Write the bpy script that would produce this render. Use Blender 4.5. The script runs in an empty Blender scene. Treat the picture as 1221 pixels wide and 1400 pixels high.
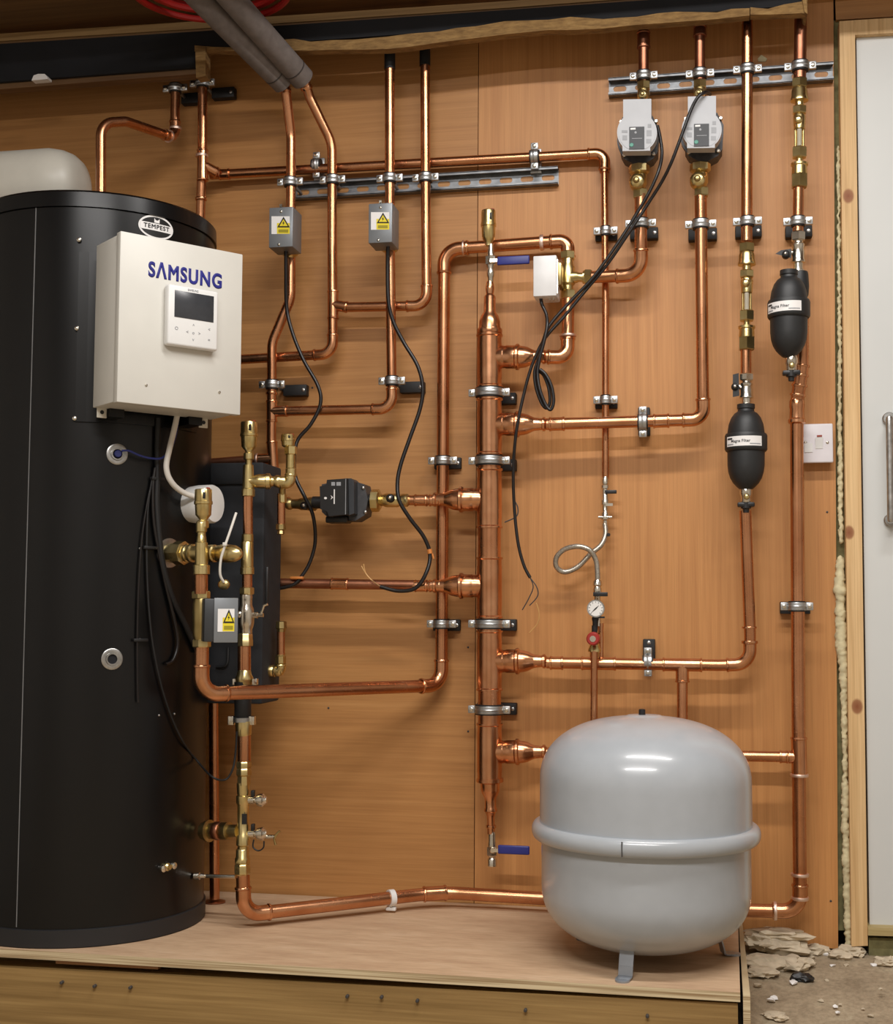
import bpy, bmesh, math, random
from mathutils import Vector, Matrix, Euler

random.seed(7)
scene = bpy.context.scene
COL = scene.collection

# ------------------------------------------------------------------ camera
FPX, IW, IH = 1800.0, 1221.0, 1400.0
PSI, THE, ROLL, DIST = math.atan(.198), math.atan(132 / 1800.0), .004, 3.0
CF = Vector((-math.sin(PSI) * math.cos(THE), math.cos(PSI) * math.cos(THE), math.sin(THE)))
_r = Vector((math.cos(PSI), math.sin(PSI), 0)); _u = _r.cross(CF)
CR = _r * math.cos(ROLL) + _u * math.sin(ROLL)
CU = _u * math.cos(ROLL) - _r * math.sin(ROLL)
CAM = Vector((0.58112746, -2.93498718, 0.65238665))
cam_data = bpy.data.cameras.new('camera')
cam_data.sensor_fit = 'HORIZONTAL'; cam_data.sensor_width = 36.0
cam_data.lens = 36.0 * FPX / IW
cam_data.clip_start = .05; cam_data.clip_end = 60
cam = bpy.data.objects.new('camera', cam_data)
M = Matrix.Identity(4)
for i in range(3):
    M[i][0] = CR[i]; M[i][1] = CU[i]; M[i][2] = -CF[i]; M[i][3] = CAM[i]
cam.matrix_world = M
COL.objects.link(cam)
scene.camera = cam

# ------------------------------------------------------------------ light
scene.view_settings.view_transform = 'Standard'
scene.view_settings.look = 'None'
scene.view_settings.gamma = 1.0
scene.view_settings.use_curve_mapping = False
scene.view_settings.exposure = -0.16

world = bpy.data.worlds.new('world'); scene.world = world
world.use_nodes = True
bg = world.node_tree.nodes['Background']
bg.inputs[0].default_value = (1.0, .98, .95, 1)
bg.inputs[1].default_value = .35

def tube_light(name, loc, length, width, power, rot=(0, 0, 0), col=(1.0, .97, .94)):
    l = bpy.data.lights.new(name, 'AREA'); l.shape = 'RECTANGLE'
    l.size = length; l.size_y = width; l.energy = power; l.color = col
    o = bpy.data.objects.new(name, l); COL.objects.link(o)
    o.location = loc; o.rotation_euler = rot
    return o
# two ceiling tubes of the room, running along the wall
tube_light('ceiling_tube', (.66, -1.22, 2.30), 1.4, .07, 36)
tube_light('ceiling_tube', (.35, -2.75, 2.30), 1.6, .07, 82)

# ------------------------------------------------------------------ projection helpers (photo measurements -> places in the room)
def ray(x, y): return CF + CR * ((x - IW / 2) / FPX) - CU * ((y - IH / 2) / FPX)
def P(x, y, d=0.0):
    """point whose distance in front of the wall is d"""
    r = ray(x, y); t = (-d - CAM.y) / r.y
    return CAM + r * t
def Q(x, y, z=0.0):
    r = ray(x, y); t = (z - CAM.z) / r.z
    return CAM + r * t
def mpp(p): return (p - CAM).dot(CF) / FPX      # metres per pixel at a place
V = Vector

# ------------------------------------------------------------------ materials
def lin(c):
    return tuple((v / 255 / 12.92) if v / 255 <= .04045 else ((v / 255 + .055) / 1.055) ** 2.4 for v in c)
MATS = {}
def new_mat(name):
    m = bpy.data.materials.new(name); m.use_nodes = True
    MATS[name] = m
    return m, m.node_tree, m.node_tree.nodes['Principled BSDF']
def coords(nt, scale=(1, 1, 1), kind='Object', rot=(0, 0, 0)):
    tc = nt.nodes.new('ShaderNodeTexCoord'); mp = nt.nodes.new('ShaderNodeMapping')
    mp.inputs['Scale'].default_value = scale; mp.inputs['Rotation'].default_value = rot
    nt.links.new(tc.outputs[kind], mp.inputs[0]); return mp.outputs[0]
def noise(nt, vec, scale=5, detail=3, rough=.5):
    n = nt.nodes.new('ShaderNodeTexNoise'); n.inputs['Scale'].default_value = scale
    n.inputs['Detail'].default_value = detail; n.inputs['Roughness'].default_value = rough
    nt.links.new(vec, n.inputs['Vector']); return n.outputs[0]
def ramp(nt, fac, stops):
    r = nt.nodes.new('ShaderNodeValToRGB'); e = r.color_ramp.elements
    while len(e) < len(stops): e.new(.5)
    for k, (p, c) in enumerate(stops):
        e[k].position = p; e[k].color = (*c, 1)
    nt.links.new(fac, r.inputs[0]); return r.outputs[0]
def mixc(nt, a, b, fac, mode='MIX'):
    m = nt.nodes.new('ShaderNodeMix'); m.data_type = 'RGBA'; m.blend_type = mode
    for s, v in ((m.inputs[0], fac), (m.inputs[6], a), (m.inputs[7], b)):
        if isinstance(v, (int, float)): s.default_value = v
        elif isinstance(v, tuple): s.default_value = (*v, 1)
        else: nt.links.new(v, s)
    return m.outputs[2]
def bump(nt, bs, h, strength=.2, dist=.002):
    b = nt.nodes.new('ShaderNodeBump'); b.inputs['Strength'].default_value = strength
    b.inputs['Distance'].default_value = dist
    nt.links.new(h, b.inputs['Height']); nt.links.new(b.outputs[0], bs.inputs['Normal'])
def rng(nt, v, lo, hi):
    m = nt.nodes.new('ShaderNodeMapRange'); m.inputs[3].default_value = lo; m.inputs[4].default_value = hi
    nt.links.new(v, m.inputs[0]); return m.outputs[0]

def plain(name, c, rough=.5, metal=0.0, var=.12, scale=25, coat=0.0, bmp=0.0):
    m, nt, bs = new_mat(name)
    c = lin(c)
    n = noise(nt, coords(nt), scale, 4)
    dark = tuple(v * (1 - var) for v in c); lite = tuple(min(1, v * (1 + var)) for v in c)
    nt.links.new(ramp(nt, n, [(.3, dark), (.7, lite)]), bs.inputs['Base Color'])
    bs.inputs['Roughness'].default_value = rough; bs.inputs['Metallic'].default_value = metal
    bs.inputs['Coat Weight'].default_value = coat; bs.inputs['Coat Roughness'].default_value = .12
    if bmp: bump(nt, bs, n, bmp, .001)
    return m
def metal_mat(name, c1, c2, r1=.2, r2=.4, scale=18, bmp=.0):
    m, nt, bs = new_mat(name)
    v = coords(nt)
    n = noise(nt, v, scale, 3, .5); n2 = noise(nt, v, scale * 1.6, 2)
    nt.links.new(ramp(nt, n, [(.32, lin(c1)), (.68, lin(c2))]), bs.inputs['Base Color'])
    bs.inputs['Metallic'].default_value = 1
    nt.links.new(rng(nt, n2, r1, r2), bs.inputs['Roughness'])
    if bmp: bump(nt, bs, n2, bmp, .0006)
    return m
metal_mat('copper', (190, 130, 92), (212, 154, 114), .23, .32, 14)
metal_mat('copper_fitting', (200, 140, 100), (224, 168, 128), .2, .29, 24)
metal_mat('copper_dark', (150, 98, 74), (180, 124, 96), .32, .45, 14)
metal_mat('flux', (232, 200, 182), (244, 220, 206), .4, .5, 40)
metal_mat('brass', (204, 182, 124), (222, 204, 150), .24, .34, 30)
metal_mat('brass_dark', (160, 140, 92), (186, 166, 116), .28, .4, 30)
metal_mat('nickel', (206, 200, 186), (228, 222, 210), .2, .3, 30)
metal_mat('zinc', (170, 172, 174), (200, 202, 202), .34, .46, 40)
metal_mat('rail_zinc', (118, 120, 123), (146, 148, 150), .45, .56, 40)
metal_mat('steel', (160, 160, 158), (200, 200, 198), .28, .4, 60)
plain('black_plastic', (26, 26, 27), .42, var=.1)
plain('black_rubber', (20, 20, 21), .6, var=.1)
plain('filter_black', (33, 34, 35), .5, var=.08, scale=90, bmp=.05)
plain('cable_black', (24, 20, 20), .38)
plain('insulation_black', (34, 36, 40), .75, var=.15, scale=40)
plain('tank_black', (9, 9, 10), .3, var=.06, scale=8).node_tree.nodes['Principled BSDF'].inputs['Specular IOR Level'].default_value = .38
plain('tank_band', (31, 31, 33), .5, var=.05)
plain('seam_grey', (120, 120, 120), .4)
plain('vessel_grey', (166, 171, 176), .3, var=.03, scale=30, coat=.5)
plain('foot_grey', (150, 155, 162), .35, metal=.5, var=.1)
plain('white_enamel', (212, 208, 196), .4, var=.03)
plain('box_cream', (208, 206, 198), .42, var=.03, scale=12)
plain('white_plastic', (226, 226, 224), .38, var=.02)
plain('switch_white', (224, 220, 224), .32, var=.02)
plain('screen_dark', (56, 58, 62), .25, var=.12, scale=40)
plain('print_grey', (150, 152, 156), .5)
plain('print_dark', (48, 50, 54), .5)
plain('print_olive', (150, 138, 24), .5)
plain('logo_blue', (24, 28, 122), .45)
plain('logo_black', (16, 16, 16), .5)
plain('sticker_white', (232, 230, 228), .5, var=.02)
plain('sticker_yellow', (226, 206, 40), .5, var=.04)
plain('actuator_grey', (128, 132, 136), .38, metal=.35, var=.05)
plain('actuator_dark', (58, 60, 62), .45, metal=.3)
plain('actuator_lit', (222, 222, 222), .35, var=.04, scale=30)  # diverter box casing with the bright light on it put into the colour
plain('pump_grey', (176, 178, 182), .42, var=.04)
plain('pump_casting', (74, 74, 76), .5, metal=.5, var=.2, scale=60)
plain('pump_green', (60, 140, 120), .4)
plain('blue_grip', (38, 44, 120), .4, var=.1)
plain('blue_wire', (36, 46, 110), .45)
plain('white_cable', (218, 214, 206), .45, var=.03)
plain('red_plastic', (158, 44, 38), .4)
plain('red_pipe', (150, 22, 18), .45)
plain('cap_red', (150, 60, 40), .45)
plain('lagging', (112, 104, 100), .85, var=.14, scale=60)
plain('tape_dark', (62, 58, 56), .6)
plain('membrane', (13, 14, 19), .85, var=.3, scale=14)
plain('foam_tan', (206, 196, 158), .8, var=.12, scale=80, bmp=.4)
plain('gap_wool', (112, 106, 70), .9, var=.3, scale=60)
plain('door_white', (206, 208, 206), .42, var=.02, scale=6)
plain('mortar', (194, 180, 156), .9, var=.2, scale=40, bmp=.5)
plain('wire_tan', (196, 150, 90), .5)
plain('orange_clip', (206, 128, 60), .5)
plain('room_paint', (186, 181, 173), .8, var=.05)
plain('gauge_face', (232, 230, 226), .35, var=.02)
plain('glass_tube', (176, 168, 150), .15, var=.1)
plain('braid', (176, 170, 158), .35, metal=.8, var=.25, scale=300, bmp=.3)

def veneer(name, c1, c2, c3, horizontal):
    m, nt, bs = new_mat(name)
    sc = (1.1, 1, 42) if horizontal else (42, 1, 1.0)
    sc2 = (3.5, 1, 260) if horizontal else (240, 1, 3)
    n1 = noise(nt, coords(nt, sc), 2.0, 5, .62); n2 = noise(nt, coords(nt, sc2), 2.0, 3, .6)
    n3 = noise(nt, coords(nt, (1.3, 1, 1.6)), 1.4, 2)
    base = ramp(nt, n1, [(.28, lin(c1)), (.52, lin(c2)), (.76, lin(c3))])
    fine = ramp(nt, n2, [(.3, (.90, .88, .86)), (.65, (1.03, 1.03, 1.03))])
    wide = ramp(nt, n3, [(.3, (.92, .90, .88)), (.7, (1.04, 1.04, 1.04))])
    col = mixc(nt, mixc(nt, base, fine, 1.0, 'MULTIPLY'), wide, 1.0, 'MULTIPLY')
    nt.links.new(col, bs.inputs['Base Color'])
    bs.inputs['Roughness'].default_value = .5
    bump(nt, bs, n2, .06, .0006)
    return m
veneer('veneer_h', (168, 118, 66), (180, 129, 74), (190, 140, 84), True)
veneer('veneer_v', (180, 124, 70), (192, 136, 79), (202, 146, 88), False)

def pine(name, c1, c2, axis, knots=(), rough=.6):
    """sawn timber: long grain along axis, knots given as world points"""
    m, nt, bs = new_mat(name)
    s = {'x': (1.6, 55, 55), 'z': (55, 55, 1.6), 'y': (55, 1.6, 55)}[axis]
    s2 = {'x': (6, 260, 260), 'z': (260, 260, 6), 'y': (260, 6, 260)}[axis]
    n1 = noise(nt, coords(nt, s), 1.0, 4, .55); n2 = noise(nt, coords(nt, s2), 1.0, 3)
    base = ramp(nt, n1, [(.3, lin(c1)), (.65, lin(c2))])
    fine = ramp(nt, n2, [(.3, (.84, .80, .74)), (.65, (1.03, 1.03, 1.03))])
    col = mixc(nt, base, fine, 1.0, 'MULTIPLY')
    for k, rad in knots:
        geo = nt.nodes.new('ShaderNodeNewGeometry')
        sub = nt.nodes.new('ShaderNodeVectorMath'); sub.operation = 'SUBTRACT'
        nt.links.new(geo.outputs['Position'], sub.inputs[0]); sub.inputs[1].default_value = k
        sc = nt.nodes.new('ShaderNodeVectorMath'); sc.operation = 'MULTIPLY'
        st = {'x': (.7, 1, 1), 'z': (1, 1, .72), 'y': (1, .7, 1)}[axis]
        nt.links.new(sub.outputs[0], sc.inputs[0]); sc.inputs[1].default_value = st
        ln = nt.nodes.new('ShaderNodeVectorMath'); ln.operation = 'LENGTH'
        nt.links.new(sc.outputs[0], ln.inputs[0])
        dv = nt.nodes.new('ShaderNodeMath'); dv.operation = 'DIVIDE'
        nt.links.new(ln.outputs['Value'], dv.inputs[0]); dv.inputs[1].default_value = rad
        msk = ramp(nt, dv.outputs[0], [(.0, (1, 1, 1)), (.72, (.8, .8, .8)), (1.0, (0, 0, 0))])
        col = mixc(nt, col, lin((132, 72, 36)), msk)
    nt.links.new(col, bs.inputs['Base Color']); bs.inputs['Roughness'].default_value = rough
    bump(nt, bs, n2, .12, .001)
    return m

def concrete():
    m, nt, bs = new_mat('concrete')
    v = coords(nt)
    n1 = noise(nt, v, 7, 6, .65); n2 = noise(nt, v, 90, 4, .7)
    base = ramp(nt, n1, [(.3, lin((136, 120, 98))), (.55, lin((164, 148, 124))), (.75, lin((176, 166, 142)))])
    col = mixc(nt, base, ramp(nt, n2, [(.3, (.7, .68, .64)), (.65, (1.08, 1.07, 1.05))]), 1.0, 'MULTIPLY')
    nt.links.new(col, bs.inputs['Base Color']); bs.inputs['Roughness'].default_value = .9
    bump(nt, bs, n2, .5, .003)
concrete()
def plywood():
    m, nt, bs = new_mat('plywood')
    n1 = noise(nt, coords(nt, (2.2, 10, 1)), 2.5, 5, .6); n2 = noise(nt, coords(nt, (14, 110, 1)), 2, 3)
    base = ramp(nt, n1, [(.3, lin((182, 150, 120))), (.55, lin((198, 168, 136))), (.75, lin((208, 180, 150)))])
    col = mixc(nt, base, ramp(nt, n2, [(.3, (.88, .86, .84)), (.6, (1.03, 1.03, 1.03))]), 1.0, 'MULTIPLY')
    nt.links.new(col, bs.inputs['Base Color']); bs.inputs['Roughness'].default_value = .62
plywood()
def ply_edge():
    m, nt, bs = new_mat('ply_edge')
    n1 = noise(nt, coords(nt, (3, 3, 330)), 1.0, 2)
    nt.links.new(ramp(nt, n1, [(.35, lin((150, 124, 88))), (.6, lin((208, 190, 154)))]), bs.inputs['Base Color'])
    bs.inputs['Roughness'].default_value = .8
ply_edge()
def fibre():
    m, nt, bs = new_mat('fibreboard')
    n1 = noise(nt, coords(nt, (14, 40, 60)), 2, 5, .65)
    nt.links.new(ramp(nt, n1, [(.3, lin((104, 76, 42))), (.6, lin((146, 114, 68))), (.8, lin((164, 134, 88)))]), bs.inputs['Base Color'])
    bs.inputs['Roughness'].default_value = .9
    bump(nt, bs, n1, .5, .004)
fibre()
pine('ceiling_wood', (92, 66, 40), (116, 86, 52), 'x')
pine('beam_wood', (98, 70, 44), (126, 94, 58), 'x')
pine('beam_pale', (132, 104, 64), (158, 128, 84), 'x')

# ------------------------------------------------------------------ mesh builder
def frame(axis):
    a = V(axis).normalized()
    h = V((0, 0, 1)) if abs(a.z) < .9 else V((1, 0, 0))
    u = a.cross(h).normalized(); w = a.cross(u).normalized()
    return a, u, w
class MB:
    def __init__(s): s.v = []; s.f = []
    def add(s, verts, faces):
        o = len(s.v); s.v += [V(p) for p in verts]; s.f += [tuple(i + o for i in f) for f in faces]
    def lathe(s, A, axis, prof, seg=20, rot=0.0, cap=(True, True), sx=1.0, sy=1.0):
        a, u, w = frame(axis); A = V(A)
        vs, fs = [], []
        for t, r in prof:
            for k in range(seg):
                an = rot + 2 * math.pi * k / seg
                vs.append(A + a * t + u * (math.cos(an) * r * sx) + w * (math.sin(an) * r * sy))
        n = len(prof)
        for i in range(n - 1):
            for k in range(seg):
                k2 = (k + 1) % seg
                fs.append((i * seg + k, i * seg + k2, (i + 1) * seg + k2, (i + 1) * seg + k))
        if cap[0] and prof[0][1] > 1e-6: fs.append(tuple(range(seg - 1, -1, -1)))
        if cap[1] and prof[-1][1] > 1e-6: fs.append(tuple((n - 1) * seg + k for k in range(seg)))
        s.add(vs, fs); return s
    def tube(s, pts, r, seg=12, cap=True):
        pts = [V(p) for p in pts]
        n = len(pts); rs = r if isinstance(r, (list, tuple)) else [r] * n
        tg = []
        for i in range(n):
            a = pts[min(i + 1, n - 1)] - pts[max(i - 1, 0)]
            tg.append(a.normalized() if a.length > 1e-9 else V((0, 0, 1)))
        _, u, w = frame(tg[0])
        vs, fs = [], []
        for i in range(n):
            if i:
                q = tg[i - 1].rotation_difference(tg[i]); u = q @ u
            w = tg[i].cross(u).normalized(); u = w.cross(tg[i]).normalized()
            for k in range(seg):
                an = 2 * math.pi * k / seg
                vs.append(pts[i] + u * (math.cos(an) * rs[i]) + w * (math.sin(an) * rs[i]))
        for i in range(n - 1):
            for k in range(seg):
                k2 = (k + 1) % seg
                fs.append((i * seg + k, i * seg + k2, (i + 1) * seg + k2, (i + 1) * seg + k))
        if cap:
            fs.append(tuple(range(seg - 1, -1, -1))); fs.append(tuple((n - 1) * seg + k for k in range(seg)))
        s.add(vs, fs); return s
    def box(s, c, size, rot=None, bev=0.0, bseg=2):
        bm = bmesh.new(); bmesh.ops.create_cube(bm, size=1)
        for v in bm.verts: v.co = V((v.co.x * size[0], v.co.y * size[1], v.co.z * size[2]))
        if bev > 0: bmesh.ops.bevel(bm, geom=list(bm.edges), offset=bev, segments=bseg, affect='EDGES', profile=.5)
        R3 = rot or Matrix.Identity(3)
        bm.verts.index_update()
        s.add([R3 @ v.co + V(c) for v in bm.verts], [tuple(v.index for v in f.verts) for f in bm.faces])
        bm.free(); return s
    def prism(s, front, ext):
        """polygon (list of points) extruded by the vector ext"""
        n = len(front); e = V(ext)
        vs = [V(p) for p in front] + [V(p) + e for p in front]
        fs = [tuple(range(n)), tuple(range(2 * n - 1, n - 1, -1))]
        for i in range(n):
            j = (i + 1) % n
            fs.append((j, i, n + i, n + j))
        s.add(vs, fs); return s
    def hull8(s, a, b):
        """box between two quads a and b"""
        s.add(list(a) + list(b), [(0, 1, 2, 3), (7, 6, 5, 4), (0, 4, 5, 1), (1, 5, 6, 2), (2, 6, 7, 3), (3, 7, 4, 0)]); return s
    def ball(s, c, r, seg=14, sc=(1, 1, 1)):
        n = seg // 2
        vs = [V(c) + V((0, 0, -r * sc[2]))]; fs = []
        for i in range(1, n):
            ph = -math.pi / 2 + math.pi * i / n
            for k in range(seg):
                an = 2 * math.pi * k / seg
                vs.append(V(c) + V((math.cos(ph) * math.cos(an) * r * sc[0], math.cos(ph) * math.sin(an) * r * sc[1], math.sin(ph) * r * sc[2])))
        vs.append(V(c) + V((0, 0, r * sc[2])))
        for k in range(seg): fs.append((0, 1 + (k + 1) % seg, 1 + k))
        for i in range(n - 2):
            for k in range(seg):
                k2 = (k + 1) % seg
                a = 1 + i * seg
                fs.append((a + k, a + k2, a + seg + k2, a + seg + k))
        a = 1 + (n - 2) * seg
        for k in range(seg): fs.append((a + k, a + (k + 1) % seg, len(vs) - 1))
        s.add(vs, fs); return s
ORG = {}
def make(name, mb, mat, parent=None, loc=None, smooth=True, angle=38):
    me = bpy.data.meshes.new(name)
    o0 = ORG[parent.name] if parent is not None else V(loc)
    me.from_pydata([p - o0 for p in mb.v], [], mb.f)
    bm = bmesh.new(); bm.from_mesh(me); bmesh.ops.recalc_face_normals(bm, faces=list(bm.faces)); bm.to_mesh(me); bm.free()
    if smooth:
        me.polygons.foreach_set('use_smooth', [True] * len(me.polygons))
        me.set_sharp_from_angle(angle=math.radians(angle))
    me.materials.append(MATS[mat])
    ob = bpy.data.objects.new(name, me); COL.objects.link(ob)
    if parent is not None: ob.parent = parent
    else: ob.location = o0
    ORG[ob.name] = o0
    return ob
def tag(o, label, cat, group=None):
    o['label'] = label; o['category'] = cat
    if group: o['group'] = group
    return o
def thing(name, label, cat, loc, group=None):
    o = bpy.data.objects.new(name, None); COL.objects.link(o)
    o.empty_display_size = .02; o.location = loc; ORG[o.name] = V(loc)
    return tag(o, label, cat, group)
def solo(name, mb, mat, label, cat, group=None, loc=None, **k):
    if loc is None:
        n = len(mb.v); c = sum(mb.v, V()) / n; loc = V((c.x, c.y, min(p.z for p in mb.v)))
    return tag(make(name, mb, mat, None, loc, **k), label, cat, group)
def struct(name, mb=None, mat=None, loc=(0, 0, 0), parent=None, **k):
    if mb is None:
        o = bpy.data.objects.new(name, None); COL.objects.link(o); o.location = loc; ORG[o.name] = V(loc)
    else: o = make(name, mb, mat, parent, loc, **k)
    if parent is None: o['kind'] = 'structure'
    return o

def smooth_path(pts, n=8):
    """Catmull-Rom through the points"""
    pts = [V(p) for p in pts]; out = []
    for i in range(len(pts) - 1):
        p0 = pts[max(i - 1, 0)]; p1 = pts[i]; p2 = pts[i + 1]; p3 = pts[min(i + 2, len(pts) - 1)]
        for k in range(n):
            t = k / n
            out.append(.5 * ((2 * p1) + (p2 - p0) * t + (2 * p0 - 5 * p1 + 4 * p2 - p3) * t * t + (3 * p1 - p0 - 3 * p2 + p3) * t ** 3))
    out.append(pts[-1]); return out
def fillet(a, b, c, R, n=8):
    """arc points replacing the corner b"""
    u = (a - b).normalized(); w = (c - b).normalized()
    ang = u.angle(w)
    if ang > math.pi - .01: return [b]
    tl = min(R / math.tan(ang / 2), (a - b).length * .49, (c - b).length * .49)
    R = tl * math.tan(ang / 2)
    bis = (u + w).normalized(); ctr = b + bis * (R / math.sin(ang / 2))
    s, e = b + u * tl, b + w * tl
    v0 = s - ctr; v1 = e - ctr; tot = v0.angle(v1); ax = v0.cross(v1).normalized()
    return [ctr + Matrix.Rotation(tot * k / n, 3, ax) @ v0 for k in range(n + 1)]
def bead_prof(L, r, g=1.13, bead=1.24):
    w = .16 * 2 * r
    return [(0, r * .98), (0, r * (bead - .03)), (w * .35, r * bead), (w * .8, r * bead), (w * 1.15, r * g),
            (L - w * 1.15, r * g), (L - w * .8, r * bead), (L - w * .35, r * bead), (L, r * (bead - .03)), (L, r * .98)]
def coupling(parent, A, B, r, mat='copper_fitting', name='coupling', g=1.13):
    A, B = V(A), V(B)
    return make(name, MB().lathe(A, B - A, bead_prof((B - A).length, r, g), 20), mat, parent)
def ring(parent, A, axis, r, w=.005, g=1.25, mat='copper_fitting', name='collar'):
    a = V(axis).normalized()
    return make(name, MB().lathe(V(A) - a * w / 2, a, [(0, r), (0, r * (g - .04)), (w * .25, r * g), (w * .75, r * g), (w, r * (g - .04)), (w, r)], 20), mat, parent)
def pipe_run(root, pts, r, kinds, mat='copper', Re=None, fit='copper_fitting', sock=1.5, seg=16):
    """kinds: one entry per interior point: 'e' soldered elbow, or a number = bend radius of the bent pipe"""
    pts = [V(p) for p in pts]; cur = [pts[0]]
    Re = Re or 2.6 * r
    for i in range(1, len(pts) - 1):
        k = kinds[i - 1]
        if k == 'e':
            arc = fillet(pts[i - 1], pts[i], pts[i + 1], Re, 10)
            cur.append(arc[0]); make('pipe', MB().tube(cur, r, seg), mat, root); cur = [arc[-1]]
            d0 = (pts[i - 1] - pts[i]).normalized(); d1 = (pts[i + 1] - pts[i]).normalized()
            s = r * sock; w = r * .32
            path = [arc[0] + d0 * s, arc[0] + d0 * (s - w * .4), arc[0] + d0 * (s - w), arc[0] + d0 * (s - w * 1.3)] + arc + \
                   [arc[-1] + d1 * (s - w * 1.3), arc[-1] + d1 * (s - w), arc[-1] + d1 * (s - w * .4), arc[-1] + d1 * s]
            rr = [r * 1.17, r * 1.25, r * 1.25, r * 1.12] + [r * 1.12] * len(arc) + [r * 1.12, r * 1.25, r * 1.25, r * 1.17]
            make('elbow', MB().tube(path, rr, seg), fit, root)
        else:
            cur += fillet(pts[i - 1], pts[i], pts[i + 1], k, 8)
    cur.append(pts[-1]); make('pipe', MB().tube(cur, r, seg), mat, root)
    return root
def tee(parent, A, B, C, r, rb=None, fit='copper_fitting', name='tee', sock=1.9):
    """tee with the straight way A-B and a branch that leaves its middle towards C (ends at C)"""
    A, B, C = V(A), V(B), V(C); m = (A + B) / 2; rb = rb or r
    mb = MB().lathe(A, B - A, bead_prof((B - A).length, r), 20)
    L = (C - m).length; w = .3 * rb
    mb.lathe(m, C - m, [(0, rb * 1.13), (L - w * 1.2, rb * 1.13), (L - w, rb * 1.24), (L - w * .4, rb * 1.24), (L, rb * 1.2), (L, rb * .98)], 20)
    return make(name, mb, fit, parent)
def vfit(parent, name, mat, x, prof, d, seg=20, rot=0.0):
    """turned fitting on a vertical axis: prof = (photo row, width in photo pixels)"""
    x0, x1 = x if isinstance(x, tuple) else (x, x)
    y0, y1 = prof[0][0], prof[-1][0]
    A, B = P(x0, y0, d), P(x1, y1, d); L = (B - A).length; k = mpp(A)
    pr = [((y - y0) / (y1 - y0) * L, w / 2 * k) for y, w in prof]
    return make(name, MB().lathe(A, B - A, pr, seg, rot), mat, parent)
def hfit(parent, name, mat, y, prof, d, seg=20, rot=0.0):
    y0, y1 = y if isinstance(y, tuple) else (y, y)
    d0, d1 = d if isinstance(d, tuple) else (d, d)
    x0, x1 = prof[0][0], prof[-1][0]
    A, B = P(x0, y0, d0), P(x1, y1, d1); L = (B - A).length; k = mpp(A)
    pr = [((x - x0) / (x1 - x0) * L, w / 2 * k) for x, w in prof]
    return make(name, MB().lathe(A, B - A, pr, seg, rot), mat, parent)
def nut(y0, y1, w, c=1.2):
    return [(y0, w - c * 2), (y0 + c if y1 > y0 else y0 - c, w), (y1 - c if y1 > y0 else y1 + c, w), (y1, w - c * 2)]
def plate(parent, name, mat, poly, d, thick, **k):
    pts = [P(x, y, d) for x, y in poly]
    return make(name, MB().prism(pts, (0, thick, 0)), mat, parent, **k)
def circ(cx, cy, rx, ry=None, a0=0, a1=360, n=24):
    ry = ry or rx
    full = abs(a1 - a0) >= 360
    return [(cx + rx * math.cos(math.radians(a0 + (a1 - a0) * k / (n if full else n - 1))), cy + ry * math.sin(math.radians(a0 + (a1 - a0) * k / (n if full else n - 1)))) for k in range(n)]
def disc(parent, name, mat, x, y, d, wpx, thick, seg=20, taper=.9):
    """round boss facing the room"""
    A = P(x, y, d); r = wpx / 2 * mpp(A)
    return make(name, MB().lathe(A, (0, 1, 0), [(-r * .12, r * .3), (-r * .05, r * .62), (r * .12, r * .86), (r * .34, r), (max(thick, r * .5), r)], seg), mat, parent)
def lettering(parent, name, s, size, mat, loc, ux, uz, bold=0.0, spacing=1.0, thick=.0003, sx=1.0, bev=0.0):
    cu = bpy.data.curves.new(name, 'FONT'); cu.body = s; cu.size = size; cu.align_x = 'CENTER'; cu.align_y = 'CENTER'
    cu.offset = bold; cu.extrude = thick; cu.bevel_depth = bev; cu.bevel_resolution = 1; cu.space_character = spacing
    t = bpy.data.objects.new(name, cu); COL.objects.link(t)
    dg = bpy.context.evaluated_depsgraph_get()
    me = bpy.data.meshes.new_from_object(t.evaluated_get(dg))
    bpy.data.objects.remove(t); bpy.data.curves.remove(cu)
    ux, uz = V(ux).normalized(), V(uz).normalized(); un = ux.cross(uz)
    o0 = ORG[parent.name]
    for v in me.vertices:
        v.co = V(loc) + ux * (v.co.x * sx) + uz * v.co.y + un * v.co.z - o0
    me.materials.clear(); me.materials.append(MATS[mat]); me.name = name
    ob = bpy.data.objects.new(name, me); COL.objects.link(ob); ob.parent = parent; ORG[ob.name] = o0
    return ob

# ================================================================== the setting
DARK = plain('gap_shade', (24, 20, 16), .9)  # near-black colour puts the shade of the wall gaps into the backing
wall = struct('wall_back', None, loc=(0, .06, 0))
make('backing', MB().box((.3, .09, 1.0), (4.6, .06, 3.0)), 'gap_shade', wall)
def panel(poly, mat):
    return make('panel', MB().prism([P(x, y, 0) for x, y in poly], (0, .012, 0)), mat, wall)
panel([(-520, -60), (654.6, -60), (647.4, 1262), (-520, 1262)], 'veneer_h')
panel([(655.6, -60), (1139.2, -60), (1146, 1297), (648.4, 1281)], 'veneer_v')
panel([(1140, -60), (1420, -60), (1420, 12), (1143, 27)], 'veneer_h')
panel([(1272, 12), (1760, 12), (1760, 1300), (1290, 1300)], 'veneer_v')
for nm, c, s in (('wall_left', (-1.6, -2.2, 1.1), (.06, 4.6, 2.7)), ('wall_right', (2.3, -2.2, 1.1), (.06, 4.6, 2.7)),
                 ('wall_front', (.35, -4.45, 1.1), (3.96, .06, 2.7))):
    struct(nm, MB().box(c, s), 'room_paint', loc=c)
struct('ceiling', MB().box((.35, -2.2, 2.38), (3.96, 4.6, .06)), 'ceiling_wood', loc=(.35, -2.2, 2.38))

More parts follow.
